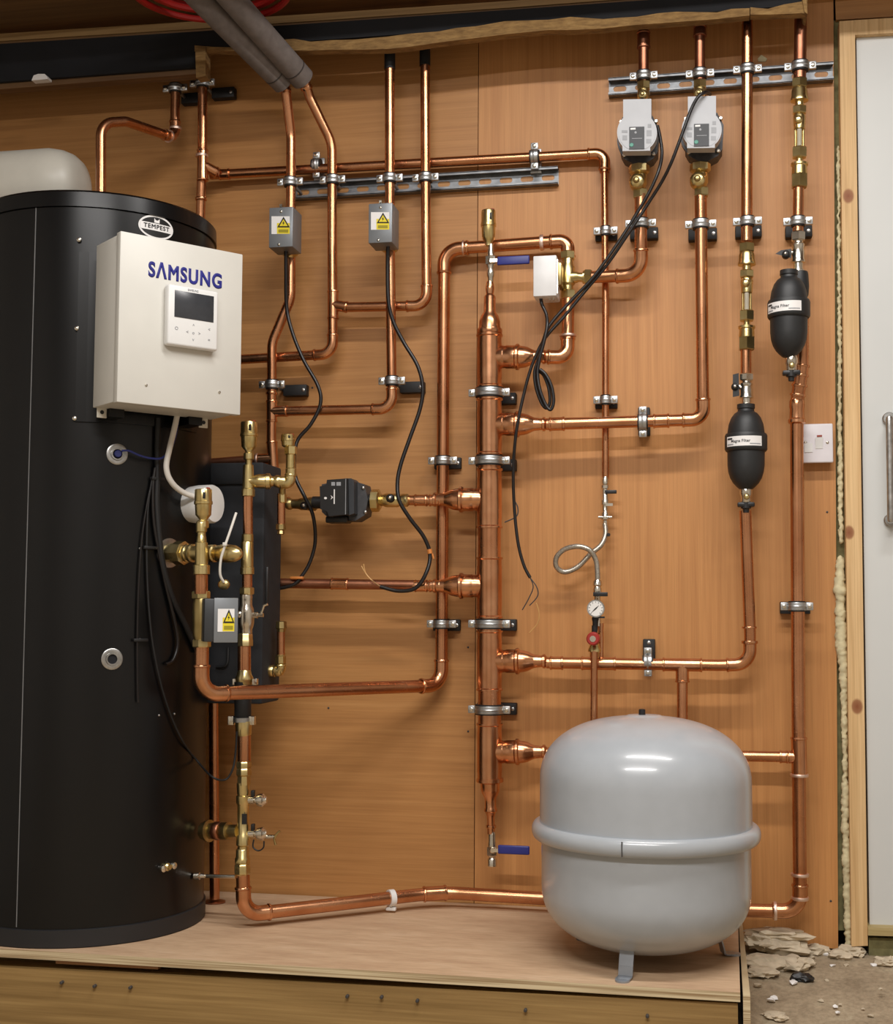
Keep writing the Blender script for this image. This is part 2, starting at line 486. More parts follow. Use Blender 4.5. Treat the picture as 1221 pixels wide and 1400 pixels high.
def floor_z(x, y):
    d = max(0.0, -y)
    k = max(0.0, 1 - d / .5); k = k * k * (3 - 2 * k)
    from mathutils import noise as mn
    h = mn.noise(V((x * 9, y * 9, 0))) * .006 + mn.noise(V((x * 30, y * 30, 3))) * .0025
    b = -.128 if x > .62 else -.19
    return b + (.066 * k if x > .62 else 0) + h * (1 if x > .5 and d < 1.2 else .3)
fm = MB(); nx, ny = 150, 150
vs, fs = [], []
for j in range(ny + 1):
    for i in range(nx + 1):
        u = i / nx; x = -1.6 + 3.9 * u
        t = (j / ny) ** 1.6; y = .06 - 4.5 * t
        vs.append((x, y, floor_z(x, y)))
for j in range(ny):
    for i in range(nx):
        a = j * (nx + 1) + i; fs.append((a, a + 1, a + nx + 2, a + nx + 1))
fm.add(vs, fs)
struct('floor', fm, 'concrete', loc=(0, 0, -.128), angle=180)

# --- bulkhead of timber, membrane and torn fibreboard over the pipes
bulk = struct('ceiling_bulkhead', None, loc=(0, -.2, 2.03))
make('soffit_board', MB().box((.2, -.24, 2.06), (4.0, .42, .03)), 'ceiling_wood', bulk)
def strip(name, mat, top, bot, d, thick, parent=bulk, **k):
    mb = MB()
    for i in range(len(top) - 1):
        q = [P(*top[i], d), P(*top[i + 1], d), P(*bot[i + 1], d), P(*bot[i], d)]
        mb.hull8(q, [p + V((0, thick, 0)) for p in q])
    return make(name, mb, mat, parent, smooth=False, **k)
strip('joist', 'beam_pale', [(-300, 66), (0, 46), (270, 29), (700, 1), (1100, -30)], [(-300, 76), (0, 56), (270, 39), (700, 10), (1100, -20)], .14, .02)
strip('joist', 'beam_wood', [(-300, 74), (0, 54), (270, 37), (700, 8), (1100, -22)], [(-300, 82), (0, 62), (270, 45), (700, 15), (1100, -12)], .135, .02)
strip('membrane', 'membrane', [(-300, 80), (0, 60), (268, 43)], [(-300, 133), (0, 112), (268, 92)], .145, .02)
strip('membrane', 'membrane', [(268, 43), (700, 13), (900, -1), (1104, -14)], [(268, 67), (700, 36), (900, 22), (1104, 6)], .145, .02)
strip('lath', 'beam_wood', [(-300, 132), (0, 111), (268, 91)], [(-300, 143), (0, 122), (268, 101)], .135, .03)
TB = [(266, 62, 74), (290, 64, 72), (330, 65, 74), (378, 59, 71), (388, 54, 71), (402, 53, 73), (425, 57, 73), (450, 55, 72), (485, 54, 72), (530, 50, 71), (560, 46, 68), (600, 43, 62), (625, 38, 59),
      (650, 36, 56), (690, 29, 51), (720, 28, 48), (750, 27, 45), (780, 23, 45), (825, 26, 43), (850, 24, 40), (870, 23, 38), (900, 18, 36), (925, 16, 34), (980, 17, 30), (1000, 12, 28), (1025, 11, 25)]
fb = MB()
def fib(rows, d, th):
    for a, b in zip(rows[:-1], rows[1:]):
        q = [P(a[0], a[1], d), P(b[0], b[1], d), P(b[0], b[2], d), P(a[0], a[2], d)]
        fb.hull8(q, [p + V((0, th, 0)) for p in q])
fib([(a, b, c - 4) for a, b, c in TB], .15, .025)
fib([(1026, 10, 20), (1050, 12, 20), (1072, 6, 19), (1096, 2, 18), (1104, -4, 19)], .155, .025)
make('fibreboard_edge', fb, 'fibreboard', bulk, smooth=False)
strip('fibreboard_edge', 'fibreboard', [(267, 66), (281, 64)], [(268, 106), (281, 104)], .155, .03)
make('fibreboard_edge', MB().prism([P(x, y, .16) for x, y in [(1094, -20), (1101, -20), (1104, 19), (1100, 16)]], (0, .06, 0)), 'fibreboard', bulk, smooth=False)
solo('plaster_lump', MB().prism([P(x, y, .19) for x, y in [(43, 110), (46, 103), (52, 101), (61, 101), (65, 105), (65, 108)]], (0, .02, 0)), 'sticker_white',
     'small white lump stuck on the black membrane at the upper left', 'lump')

# --- door, its frame, the packing beside it
pine('stud_pine', (206, 168, 116), (226, 192, 142), 'z', [(P(1160, 268, .03), .013), (P(1161, 728, .03), .012), (P(1172, 966, .03), .013)])
pine('sill_pine', (170, 150, 100), (190, 172, 124), 'x')
door = struct('door_1', None, loc=P(1190, 1265, 0))
make('slab', MB().prism([P(x, y, .012) for x, y in [(1170.8, 49), (1270, 43.5), (1288, 1268), (1189, 1265.5)]], (0, .04, 0)), 'door_white', door)
hd = make('door_handle', MB().tube(smooth_path([P(1216, 572, .012), P(1216, 572, .055), P(1216, 580, .062), P(1217, 640, .062), P(1218, 703, .062), P(1218, 711, .055), P(1218, 711, .012)], 6), .0075, 12), 'steel', door)
for yy in (572, 711):
    A = P(1216 + (yy > 600) * 2, yy, .022)
    make('rose', MB().lathe(A, (0, 1, 0), [(0, .012), (.002, .014), (.012, .014)], 20), 'steel', hd)
trim = struct('trim_1', None, loc=P(1175, 1294, 0))
make('jamb', MB().prism([P(x, y, .03) for x, y in [(1147.6, 29), (1168.8, 27.5), (1186.6, 1293), (1164.4, 1294)]], (0, .07, 0)), 'stud_pine', trim)
make('head', MB().prism([P(x, y, .028) for x, y in [(1168.9, 27.5), (1275, 21), (1275, 42), (1169, 47.6)]], (0, .07, 0)), 'stud_pine', trim)
make('sill', MB().prism([P(x, y, .04) for x, y in [(1187, 1268), (1290, 1271), (1290, 1282), (1187, 1279)]], (0, .07, 0)), 'sill_pine', trim)
make('sole_plate', MB().prism([P(x, y, .025) for x, y in [(1188, 1282), (1290, 1286), (1290, 1316), (1188, 1310)]], (0, .07, 0)), 'gap_wool', trim)
make('packing_wool', MB().prism([P(x, y, -.012) for x, y in [(1138, 28), (1152, 28), (1168, 1272), (1142, 1272)]], (0, .03, 0)), 'gap_wool', trim)
rf = random.Random(3)
def foam_bead(rows, d, seed):
    """squeezed bead of foam along the frame: rows (y, x, width)"""
    from mathutils import noise as mn
    mb = MB(); pts, rs = [], []
    for (y0, x0, w0), (y1, x1, w1) in zip(rows[:-1], rows[1:]):
        n = max(2, int(abs(y1 - y0) / 2.0))
        for k in range(n):
            t = k / n; y = y0 + (y1 - y0) * t
            a, b = mn.noise(V((y * .13, seed * 5.1, 0))), mn.noise(V((y * .07, seed * 3.7, 9)))
            pts.append(P(x0 + (x1 - x0) * t + a * 1.6, y, d))
            rs.append((w0 + (w1 - w0) * t) * .5 * .00158 * (1 + .4 * b))
    rs[0] *= .4; rs[-1] *= .4
    mb.tube(pts, rs, 12)
    for k, v in enumerate(mb.v):
        q = v * 140
        v += V((mn.noise(q), mn.noise(q + V((7, 0, 0))), mn.noise(q + V((0, 7, 0))))) * .0028 + V((mn.noise(v * 420), mn.noise(v * 420 + V((3, 0, 0))), 0)) * .0013
    return mb
solo('expanding_foam', foam_bead([(200, 1146, 4), (330, 1147, 4), (470, 1148, 5), (560, 1148, 5), (650, 1149, 7), (745, 1150, 6)], .004, 1), 'foam_tan',
     'thin bead of cured foam beside the upper door jamb', 'foam', angle=180)
solo('expanding_foam', foam_bead([(760, 1149, 8), (775, 1148, 14), (880, 1150, 15), (910, 1153, 12), (960, 1154, 8), (1050, 1155, 7), (1120, 1156, 9), (1180, 1157, 11), (1240, 1159, 9), (1300, 1160, 8)], .004, 2), 'foam_tan',
     'thick lumpy bead of cured foam beside the lower door jamb', 'foam', angle=180)

# --- platform
FR = Q(1012, 1357, 0)
deck = thing('plywood_platform', 'low plywood platform deck under the black tank and grey vessel', 'platform', V((-.3, -.3, -.015)))
dk = MB(); y_f0, y_f1 = -.575, FR.y
top = [V((-1.55, -.004, 0)), V((.638, -.004, 0)), V((FR.x, FR.y, 0)), V((-1.55, -.573, 0))]
dk.add(top, [(0, 1, 2, 3)])
make('deck_face', dk, 'plywood', deck)
ed = MB(); lo = [p + V((0, 0, -.016)) for p in top]
ed.add(top + lo, [(4, 5, 6, 7), (0, 1, 5, 4), (1, 2, 6, 5), (2, 3, 7, 6), (3, 0, 4, 7)])
make('ply_edge', ed, 'ply_edge', deck, smooth=False)
make('side_lath', MB().hull8([V((.639, -.004, .0)), V((.646, -.004, .0)), V((.646, FR.y + .0, -.004)), V((.634, FR.y - .0, -.004))],
     [V((.639, -.004, -.14)), V((.646, -.004, -.14)), V((.646, FR.y, -.14)), V((.634, FR.y, -.14))]), 'ply_edge', deck, smooth=False)
pine('joist_pine', (132, 103, 57), (164, 133, 82), 'x', [(P(245, 1374, .58), .006), (P(68, 1383, .58), .01), (P(400, 1374, .58), .008), (P(718, 1381, .58), .006), (P(884, 1389, .58), .006)])
pine('spacer_pine', (140, 98, 60), (160, 116, 74), 'x')
jo = thing('timber_joist', 'rough pine joist along the front of the platform', 'joist', V((-.4, -.57, -.14)))
make('board', MB().hull8([V((-1.55, -.568, -.046)), V((FR.x - .004, FR.y + .008, -.021)), V((FR.x - .004, FR.y + .055, -.021)), V((-1.55, -.52, -.046))],
     [V((-1.55, -.568, -.17)), V((FR.x - .004, FR.y + .008, -.17)), V((FR.x - .004, FR.y + .055, -.17)), V((-1.55, -.52, -.17))]), 'joist_pine', jo, smooth=False)
for px, py in [(83, 1344), (128, 1349), (177, 1351), (474, 1363), (521, 1364), (570, 1369), (718, 1382), (885, 1390)]:
    A = P(px, py, .577)
    make('screw', MB().lathe(A, (0, 1, 0), [(0, .0022), (.0006, .003), (.012, .003)], 10), 'tape_dark', jo)
solo('wood_spacer', MB().hull8([P(76, 1307, .566), P(216, 1316, .566), P(216, 1325.5, .566), P(76, 1317.5, .566)],
     [p + V((0, .1, 0)) for p in [P(76, 1307, .566), P(216, 1316, .566), P(216, 1325.5, .566), P(76, 1317.5, .566)]]), 'spacer_pine',
     'thin wood packer between the platform deck and front joist', 'packer', smooth=False)
dgm = MB().box((-.46, -.49, -.1), (2.15, .004, .17)); 
make('gap_blocker', dgm, 'joist_pine', jo)  # added behind the joist to block the view and keep the gap dark

# --- rubble
def rock(c, r, sc, seed, mat='mortar'):
    from mathutils import noise as mn
    bm = bmesh.new(); bmesh.ops.create_icosphere(bm, subdivisions=3 if r > .01 else 1, radius=1)
    mb = MB()
    for v in bm.verts:
        p = v.co.copy(); n = 1 + .55 * mn.noise(p * 1.5 + V((seed * 7.1, 0, 0))) + .3 * mn.noise(p * 3.6 + V((0, seed * 3.3, 0))) + .14 * mn.noise(p * 9)
        n = round(n * 9) / 9 * .6 + n * .4
        v.co = V((p.x * n * r * sc[0], p.y * n * r * sc[1], p.z * n * r * sc[2]))
    bm.verts.index_update()
    mb.add([v.co + V(c) for v in bm.verts], [tuple(v.index for v in f.verts) for f in bm.faces]); bm.free()
    return mb
def on_floor(x, y, lift=0.0):
    p = Q(x, y, -.07)
    for _ in range(6): p = Q(x, y, floor_z(p.x, p.y))
    return p + V((0, 0, lift))
RK = [(1062, 1278, .05, (1.15, .5, .22), 'flat pale mortar slab on top of the rubble heap'), (1040, 1296, .042, (.8, .7, .42), 'grey mortar chunk at the platform corner of the heap'),
      (1068, 1305, .045, (1.2, .8, .3), 'long buff mortar lump in the middle of the heap'), (1052, 1320, .045, (1.2, .7, .3), 'layered mortar lump at the front of the heap'),
      (1085, 1322, .036, (1.1, .8, .36), 'rounded mortar lump at the right of the heap'), (1040, 1333, .03, (1.2, .8, .3), 'thin mortar flake lying before the heap'),
      (1112, 1301, .024, (1.3, .8, .5), 'pale mortar crumb below the panel edge'), (1160, 1300, .024, (1.2, .8, .5), 'mortar crumb under the foot of the door jamb'),
      (1150, 1310, .022, (1.1, .9, .4), 'flat mortar crumb before the door jamb'), (1213, 1318, .02, (1.2, .9, .5), 'mortar crumb before the door sill'), (1060, 1392, .018, (1.2, 1, .4), 'oval mortar flake on the floor near the joist')]
for k, (x, y, r, sc, lb) in enumerate(RK):
    c = on_floor(x, y); c.z += r * sc[2] * .55 + (.03 if k == 0 else .012 if k in (1, 2) else 0)
    c.y = min(c.y, -r * sc[1] - .012)
    solo('mortar_lump', rock(c, r, sc, k + 1), 'mortar', lb, 'rubble', 'mortar rubble on the floor', angle=22)
rr = random.Random(5)
for k in range(34):
    x, y = rr.uniform(1030, 1218), rr.uniform(1306, 1392)
    if k < 16: x, y = rr.uniform(1105, 1218), rr.uniform(1300, 1322)
    r = rr.uniform(.003, .008); c = on_floor(x, y, r * .3)
    solo('mortar_chip', rock(c, r, (1.2, .9, .6), k + 40), 'mortar' if k % 3 else 'sticker_white', 'tiny chip of mortar scattered on the concrete floor', 'rubble', 'tiny mortar chips on the floor')
c = on_floor(1098, 1341, .006)
solo('plastic_scrap', rock(c, .022, (1.0, .55, .4), 77, 'black_plastic'), 'black_plastic', 'black plastic scrap lying on the concrete before the rubble', 'scrap')

# ================================================================== hot water tank
TX, TD, TR = -.715, .312, .25
TH = 1.485
def tdir(th): return V((math.sin(th), -math.cos(th), 0))
def ray_tank(x, y, R=TR):
    r = ray(x, y); ox, oy = CAM.x - TX, CAM.y + TD
    a = r.x ** 2 + r.y ** 2; b = 2 * (ox * r.x + oy * r.y); c = ox * ox + oy * oy - R * R
    t = (-b - math.sqrt(max(b * b - 4 * a * c, 0))) / (2 * a)
    p = CAM + r * t
    return p, math.atan2(p.x - TX, -(p.y + TD))
tank = thing('water_cylinder', 'tall black hot water cylinder on the plywood platform', 'water tank', V((TX, -TD, 0)), None)
C0 = V((TX, -TD, 0))
make('body', MB().lathe(C0, (0, 0, 1), [(.034, TR - .004), (.036, TR), (TH - .037, TR), (TH - .036, TR - .003)], 96), 'tank_black', tank)
make('base_band', MB().lathe(C0, (0, 0, 1), [(0, TR - .001), (.002, TR + .004), (.034, TR + .004), (.0355, TR)], 96), 'tank_band', tank)
make('lid', MB().lathe(C0, (0, 0, 1), [(TH - .036, TR), (TH - .0355, TR + .004), (TH - .006, TR + .003), (TH - .001, TR - .002), (TH, TR - .008), (TH + .002, .0001)], 96), 'tank_black', tank)
p, th = ray_tank(36, 780)
sm = MB().box(C0 + tdir(th) * (TR + .0004) + V((0, 0, .7435)), (.0014, .0016, 1.41), Matrix.Rotation(th, 3, 'Z'))
make('seam', sm, 'seam_grey', tank)
# maker's badge, bent round the shell under the lid
p, th = ray_tank(214, 311)
def on_tank(u, v, off, th0=th, z0=p.z):
    a = th0 + u / TR
    return V((TX + math.sin(a) * (TR + off), -TD - math.cos(a) * (TR + off), z0 + v))
def oval(name, mat, ax, az, off, clip=None):
    mb = MB(); n = 40; vs = [on_tank(0, 0, off)]
    for k in range(n):
        a = 2 * math.pi * k / n; vs.append(on_tank(ax * math.cos(a), az * math.sin(a), off))
    mb.add(vs, [(0, 1 + k, 1 + (k + 1) % n) for k in range(n)])
    return make(name, mb, mat, badge if name != 'badge' else tank)
badge = oval('badge', 'sticker_white', .040, .0245, .0008)
oval('badge_field', 'logo_black', .036, .0205, .0011)
bd = MB(); n = 16
for k in range(n):
    u0, u1 = -.036 + .072 * k / n, -.036 + .072 * (k + 1) / n
    bd.add([on_tank(u0, -.0075, .0014), on_tank(u1, -.0075, .0014), on_tank(u1, .0075, .0014), on_tank(u0, .0075, .0014)], [(0, 1, 2, 3)])
make('badge_stripe', bd, 'sticker_white', badge)
cmb = MB(); cmb.add([on_tank(-.006, .009, .0014), on_tank(.006, .009, .0014), on_tank(.006, .018, .0014), on_tank(.002, .014, .0014), on_tank(-.002, .014, .0014), on_tank(-.006, .018, .0014)], [(0, 1, 2, 3, 4, 5)])
make('badge_crown', cmb, 'sticker_white', badge)
lt = lettering(badge, 'badge_lettering', 'TEMPEST', .0125, 'logo_black', V((0, 0, 0)), (1, 0, 0), (0, 0, 1), bold=0.0, spacing=1.16, thick=0.0, bev=.00035)
for v in lt.data.vertices:
    w = v.co + ORG[badge.name]
    v.co = on_tank(w.x * 1.05, w.z, .0018) - ORG[badge.name]
# bosses let into the shell
def boss(x, y, prof, mat, name='port', parent=tank, seg=28):
    p, th = ray_tank(x, y)
    return make(name, MB().lathe(p, tdir(th), prof, seg), mat, parent), p, th
for x, y in ((160, 621), (153, 901)):
    b, p, th = boss(x, y, [(-.004, .021), (.002, .021), (.003, .019), (.002, .012), (.006, .012), (.006, .0095), (-.004, .009)], 'steel')
    make('bore_shade', MB().lathe(p, tdir(th), [(-.006, .0093), (.003, .0093)], 20), 'membrane', b)  # near-black cap paints the shade inside the hollow port
p, th = ray_tank(160, 621)
make('sensor_plug', MB().lathe(p, tdir(th), [(.0, .007), (.012, .0072), (.013, .006)], 16), 'blue_wire', tank)
for x, y in ((217, 978), (238, 976), (191, 750), (191, 874)):
    boss(x, y, [(-.001, .0022), (.002, .0022), (.003, .0012)], 'steel', 'rivet', seg=10)
# drain nipples near the foot
for x, y in ((220, 1187), (234, 1183)):
    boss(x, y, [(-.002, .0048), (.004, .0052), (.005, .0068), (.010, .0068), (.012, .004)], 'nickel', 'drain_nipple', seg=14)
boss(227, 1185, [(-.002, .008), (.006, .008), (.009, .005), (.012, .0048)], 'brass', 'drain_nipple', seg=14)
# white thermostat cover
p, th = ray_tank(262, 690)
tc = V((0, 0, 0)) + p
tdr = tdir(th)
cov = make('thermostat_cover', MB().lathe(tc - tdr * .01, tdr, [(0, .036), (.03, .040), (.06, .040), (.066, .037), (.068, .02), (.068, .0001)], 40), 'white_plastic', tank)
# black steel carrier strap that holds the control box
PHI = .8676
bn = tdir(PHI); bx = V((math.cos(PHI), math.sin(PHI), 0))
zt, zb = P(163, 320, .55).z, P(163, 553, .55).z
FC = V((-.4126, -.5627, 1.198))
BW, BH, BD = .2627, .326, .115
car = MB()
zc = FC.z - .006
a0, a1 = ray_tank(106, 449)[1], ray_tank(128, 449)[1]
for (s0, s1) in ((a0, a0 + .05), ):
    pass
vsb = []
for k in range(15):
    a = a0 + (1.42 - a0) * k / 14
    vsb.append((V((TX, -TD, 0)) + tdir(a) * (TR + .001), V((TX, -TD, 0)) + tdir(a) * (TR + .004)))
for (i0, o0), (i1, o1) in zip(vsb[:-1], vsb[1:]):
    z0, z1 = V((0, 0, zc - .175)), V((0, 0, zc + .165))
    car.hull8([o0 + z0, o1 + z0, o1 + z1, o0 + z1], [i0 + z0, i1 + z0, i1 + z1, i0 + z1])
carr = thing('mounting_bracket', 'black sheet metal bracket wrapped on the tank behind the control box', 'bracket', V((TX + .2, -TD - .15, zc - .175)))
make('backplate', car, 'tank_black', carr)
for s in (-1, 1):
    c = FC + bx * (s * .085) - bn * (BD + .03); c.z = zc - .005
    make('standoff', MB().box(c, (.03, .09, .33), Matrix.Rotation(PHI, 3, 'Z')), 'tank_black', carr)
for x, y in ((108, 328), (105, 449), (102, 572)):
    p, th2 = ray_tank(x, y, TR + .004)
    make('rivet', MB().lathe(p, tdir(th2), [(0, .0045), (.002, .0042), (.003, .002)], 12), 'nickel', carr)

# ------------------------------------------------------------------ control box
RZ = Matrix.Rotation(PHI, 3, 'Z')
def bl(u, v, w=0.0): return FC + bx * u + V((0, 0, v)) + bn * w      # on the front of the box
cbx = thing('control_box', 'cream metal control box with a blue logo and wall controller on the black tank', 'control box', FC - bn * BD / 2 - V((0, 0, BH / 2)))
make('cover', MB().box(FC - bn * .009, (BW, .018, BH), RZ, .0022), 'box_cream', cbx)
make('casing', MB().box(FC - bn * (BD / 2 + .009), (BW - .006, BD - .016, BH - .006), RZ, .0015), 'box_cream', cbx)
lettering(cbx, 'logo_lettering', 'S\u039bMSUNG', .040, 'logo_blue', bl(.006, .098, .0), bx, (0, 0, 1), spacing=1.16, sx=.78, thick=0.0, bev=.0016)
for u, v in ((-.073, -.125), (.083, -.122)):
    make('screw', MB().lathe(bl(u, v), bn, [(0, .003), (.0012, .0028), (.0016, .001)], 12), 'nickel', cbx)
for u, v in ((-.112, -.168), (.108, -.168)):
    c = bl(u, v, -BD + .004)
    tb = make('lug', MB().box(c, (.02, .003, .022), RZ, .001), 'white_enamel', cbx)
    make('lug_hole', MB().lathe(c + bn * .0014, bn, [(0, .004), (.0008, .004)], 12), 'black_plastic', tb)
for u in (-.10, -.06, .045):
    c = bl(u, .163, -BD * .55)
    make('cable_entry', MB().lathe(c, (0, 0, 1), [(-.006, .012), (.004, .012), (.006, .009)], 16, sy=.7), 'white_plastic', cbx)
# controller
kc = thing('wall_controller', 'white touch controller with a dark screen on the cream box', 'controller', bl(.012, -.05))
def cl(u, v, w=0.0): return bl(.014 + u, .014 + v, w)
make('shell', MB().box(cl(0, 0, .010), (.108, .019, .118), RZ, .005, 3), 'white_plastic', kc)
make('screen', MB().box(cl(.001, .022, .0198), (.084, .0012, .052), RZ, .0004), 'screen_dark', kc)
lettering(kc, 'brand_print', 'SAMSUNG', .0062, 'print_grey', cl(-.002, .0525, .0199), bx, (0, 0, 1), sx=.8)
icons = [('O', -.036, -.026), ('^', 0, -.016), ('<', -.013, -.03), ('>', .013, -.03), ('v', 0, -.043), ('o', 0, -.03), ('<', .034, -.019), ('=', .034, -.04)]
for ch, u, v in icons:
    lettering(kc, 'button_print', ch, .009, 'print_grey', cl(u, v, .0199), bx, (0, 0, 1))

# ------------------------------------------------------------------ grey expansion vessel
VX, VY = .461, -.383
ev = thing('expansion_vessel', 'grey round expansion vessel with a clamp ring on three feet', 'vessel', V((VX, VY, 0)))
VC = V((VX, VY, 0))
def arcprof(z0, r0, z1, r1, n=10, up=True):
    out = []
    for k in range(n + 1):
        a = math.pi / 2 * k / n
        if up: out.append((z0 + (z1 - z0) * math.sin(a), r1 + (r0 - r1) * math.cos(a)))
        else: out.append((z0 + (z1 - z0) * (1 - math.cos(a)), r0 + (r1 - r0) * math.sin(a)))
    return out
VR = .1985
def sup(z0, z1, R, n, e=2.35):
    return [(z0 + (z1 - z0) * math.sin(math.pi / 2 * k / n) ** (2 / e) , R * max(math.cos(math.pi / 2 * k / n), 0) ** (2 / e)) for k in range(1, n)]
top_p = [(.236, VR), (.325, VR)] + sup(.325, .4505, VR, 22)
top_p = [q for q in top_p if q[1] > .036] + [(.4505, .034), (.452, .031), (.4525, .0001)]
make('upper_shell', MB().lathe(VC, (0, 0, 1), top_p, 80), 'vessel_grey', ev, angle=50)
bot_p = [(.236, VR - .003), (.135, VR - .003)] + sup(.135, .018, VR - .003, 22) + [(.018, .0001)]
make('lower_shell', MB().lathe(VC, (0, 0, 1), bot_p, 80), 'vessel_grey', ev, angle=50)
make('clamp_ring', MB().lathe(VC, (0, 0, 1), [(.236 + .0165 * math.sin(a), VR + .004 + .0115 * math.cos(a)) for a in [-math.pi * .62 + math.pi * 1.24 * k / 12 for k in range(13)]], 80), 'vessel_grey', ev, angle=60)
a_ = math.atan2(Q(852, 1160, .24).x - VX, VY - Q(852, 1160, .24).y)
p_ = Q(852, 1160, .236)
gdir = (V((p_.x, p_.y, 0)) - V((VX, VY, 0))).normalized()
make('ring_joint', MB().box(V((VX, VY, .236)) + gdir * (VR + .0152), (.0016, .003, .026), Matrix.Rotation(math.atan2(gdir.x, -gdir.y), 3, 'Z')), 'tape_dark', ev)
make('valve_cap', MB().lathe(VC + V((-.004, 0, .452)), (0, 0, 1), [(0, .0065), (.010, .0062), (.011, .005)], 14), 'black_plastic', ev)
fa = math.atan2(Q(852, 1341).x - VX, -(Q(852, 1341).y - VY))
for k in range(3):
    a = fa + k * 2 * math.pi / 3; dv = V((math.sin(a), -math.cos(a), 0)); tv = V((math.cos(a), math.sin(a), 0))
    pr = [(.118, .052), (.138, .046), (.146, .02), (.150, .0035), (.156, .002), (.174, .002)]
    mb = MB(); w = .013
    for (r0, z0), (r1, z1) in zip(pr[:-1], pr[1:]):
        q = [VC + dv * r0 - tv * w + V((0, 0, z0)), VC + dv * r0 + tv * w + V((0, 0, z0)), VC + dv * r1 + tv * w + V((0, 0, z1)), VC + dv * r1 - tv * w + V((0, 0, z1))]
        nrm = (q[1] - q[0]).cross(q[2] - q[0]).normalized() * .0025
        mb.hull8(q, [x_ - nrm for x_ in q])
    mb.lathe(VC + dv * .172, (0, 0, 1), [(0, w), (.003, w)], 16)
    ft = make('foot', mb, 'foot_grey', ev, smooth=False)
    make('foot_hole', MB().lathe(VC + dv * .167 + V((0, 0, .0028)), (0, 0, 1), [(0, .004), (.0006, .004)], 12), 'tape_dark', ft)

# ------------------------------------------------------------------ white vessel lying on the tank top, insulation slab behind
wr = .072
wl = P(114, 258, .2)
wv = thing('white_vessel', 'white round-ended vessel lying on top of the black tank', 'vessel', V((wl.x - .2, -.2, TH)))
pr = [(0, .0001), (.003, .03), (.012, .055), (.028, .07), (.05, .08), (.08, .086), (.36, .086), (.40, .08), (.43, .05), (.44, .0001)]
wz = P(50, 207, .2).z - .086
make('shell', MB().lathe(V((wl.x + .006, -.2, wz)), (-1, 0, 0), [(t, r) for t, r in pr], 40), 'white_enamel', wv)
make('cradle', MB().box(V((wl.x - .2, -.2, (TH + wz - .08) / 2)), (.12, .10, max(.01, wz - .08 - TH))), 'tank_black', wv)
sl = thing('insulated_heat_exchanger', 'black foam insulated slab between the tank and the brass pipework', 'heat exchanger', P(325, 965, .15))
def slab(x0, x1, y0, y1, d0, d1, name, bev=.006):
    a, b = P(x0, y0, d1), P(x1, y1, d1)
    c = (a + b) / 2
    return make(name, MB().box(V((c.x, -(d0 + d1) / 2, c.z)), (abs(b.x - a.x), d1 - d0, abs(a.z - b.z)), None, bev), 'insulation_black', sl)
slab(284, 360, 633, 662, .10, .225, 'top_shell'); slab(284, 358, 662, 963, .10, .22, 'front_shell')
slab(352, 364, 664, 940, .11, .18, 'rear_shell')
for yy in (860, 925):
    make('clip', MB().tube(smooth_path([P(312, yy - 40, .222), P(311, yy - 20, .226), P(306, yy - 14, .226), P(296, yy - 13, .222)], 5), .003, 8), 'black_rubber', sl)

# ================================================================== strut rails
R15, R22, R28, R54 = .0075, .0112, .014, .0268
def rail(x0, y0, x1, y1, label, name='strut_rail', h=.040, dep=.021):
    A, B = P(x0, y0, .015), P(x1, y1, .015); z = (A.z + B.z) / 2
    root = thing(name, label, 'rail', V((A.x, -.011, z - h / 2)))
    L = B.x - A.x; mb = MB(); t = .0022; yb = -.0015
    n = int(L / .046); cw = L / n
    for k in range(n):
        cx = A.x + cw * (k + .5); out, inn = [], []
        m = 20; sl, sr = .0085, .0062
        for i in range(m):
            an = 2 * math.pi * (i + .5) / m; c, s = math.cos(an), math.sin(an)
            f = min((cw / 2) / max(abs(c), 1e-6), (h / 2) / max(abs(s), 1e-6))
            out.append((cx + c * f, z + s * f))
            inn.append((cx + (sl if c > 0 else -sl) + c * sr, z + s * sr))
        # square up the cell corners
        for sx in (-1, 1):
            for sz in (-1, 1):
                q = (cx + sx * cw / 2, z + sz * h / 2)
                i = min(range(m), key=lambda j: (out[j][0] - q[0]) ** 2 + (out[j][1] - q[1]) ** 2); out[i] = q
        vs = [(p[0], yb, p[1]) for p in out] + [(p[0], yb, p[1]) for p in inn] + [(p[0], yb + .0014, p[1]) for p in inn]
        fs = []
        for i in range(m):
            j = (i + 1) % m; fs.append((i, j, m + j, m + i)); fs.append((m + i, m + j, 2 * m + j, 2 * m + i))
        mb.add(vs, fs)
    make('web', mb, 'rail_zinc', root, smooth=False)
    for s in (1, -1):
        zz = z + s * (h / 2 - t / 2)
        fl = MB().box(((A.x + B.x) / 2, -dep / 2, zz), (L, dep, t))
        fl.box(((A.x + B.x) / 2, -dep + t / 2, zz - s * .0022), (L, t, .0058))
        fl.box(((A.x + B.x) / 2, -dep + .003, zz - s * .0046), (L, .004, t * .6))
        make('flange', fl, 'rail_zinc', root, smooth=False)
    return root
rail(399, 255.5, 763, 246, 'long slotted zinc rail behind the four left risers')
rail(832, 117, 1139.5, 100, 'slotted zinc rail behind the two grey pumps and right risers')

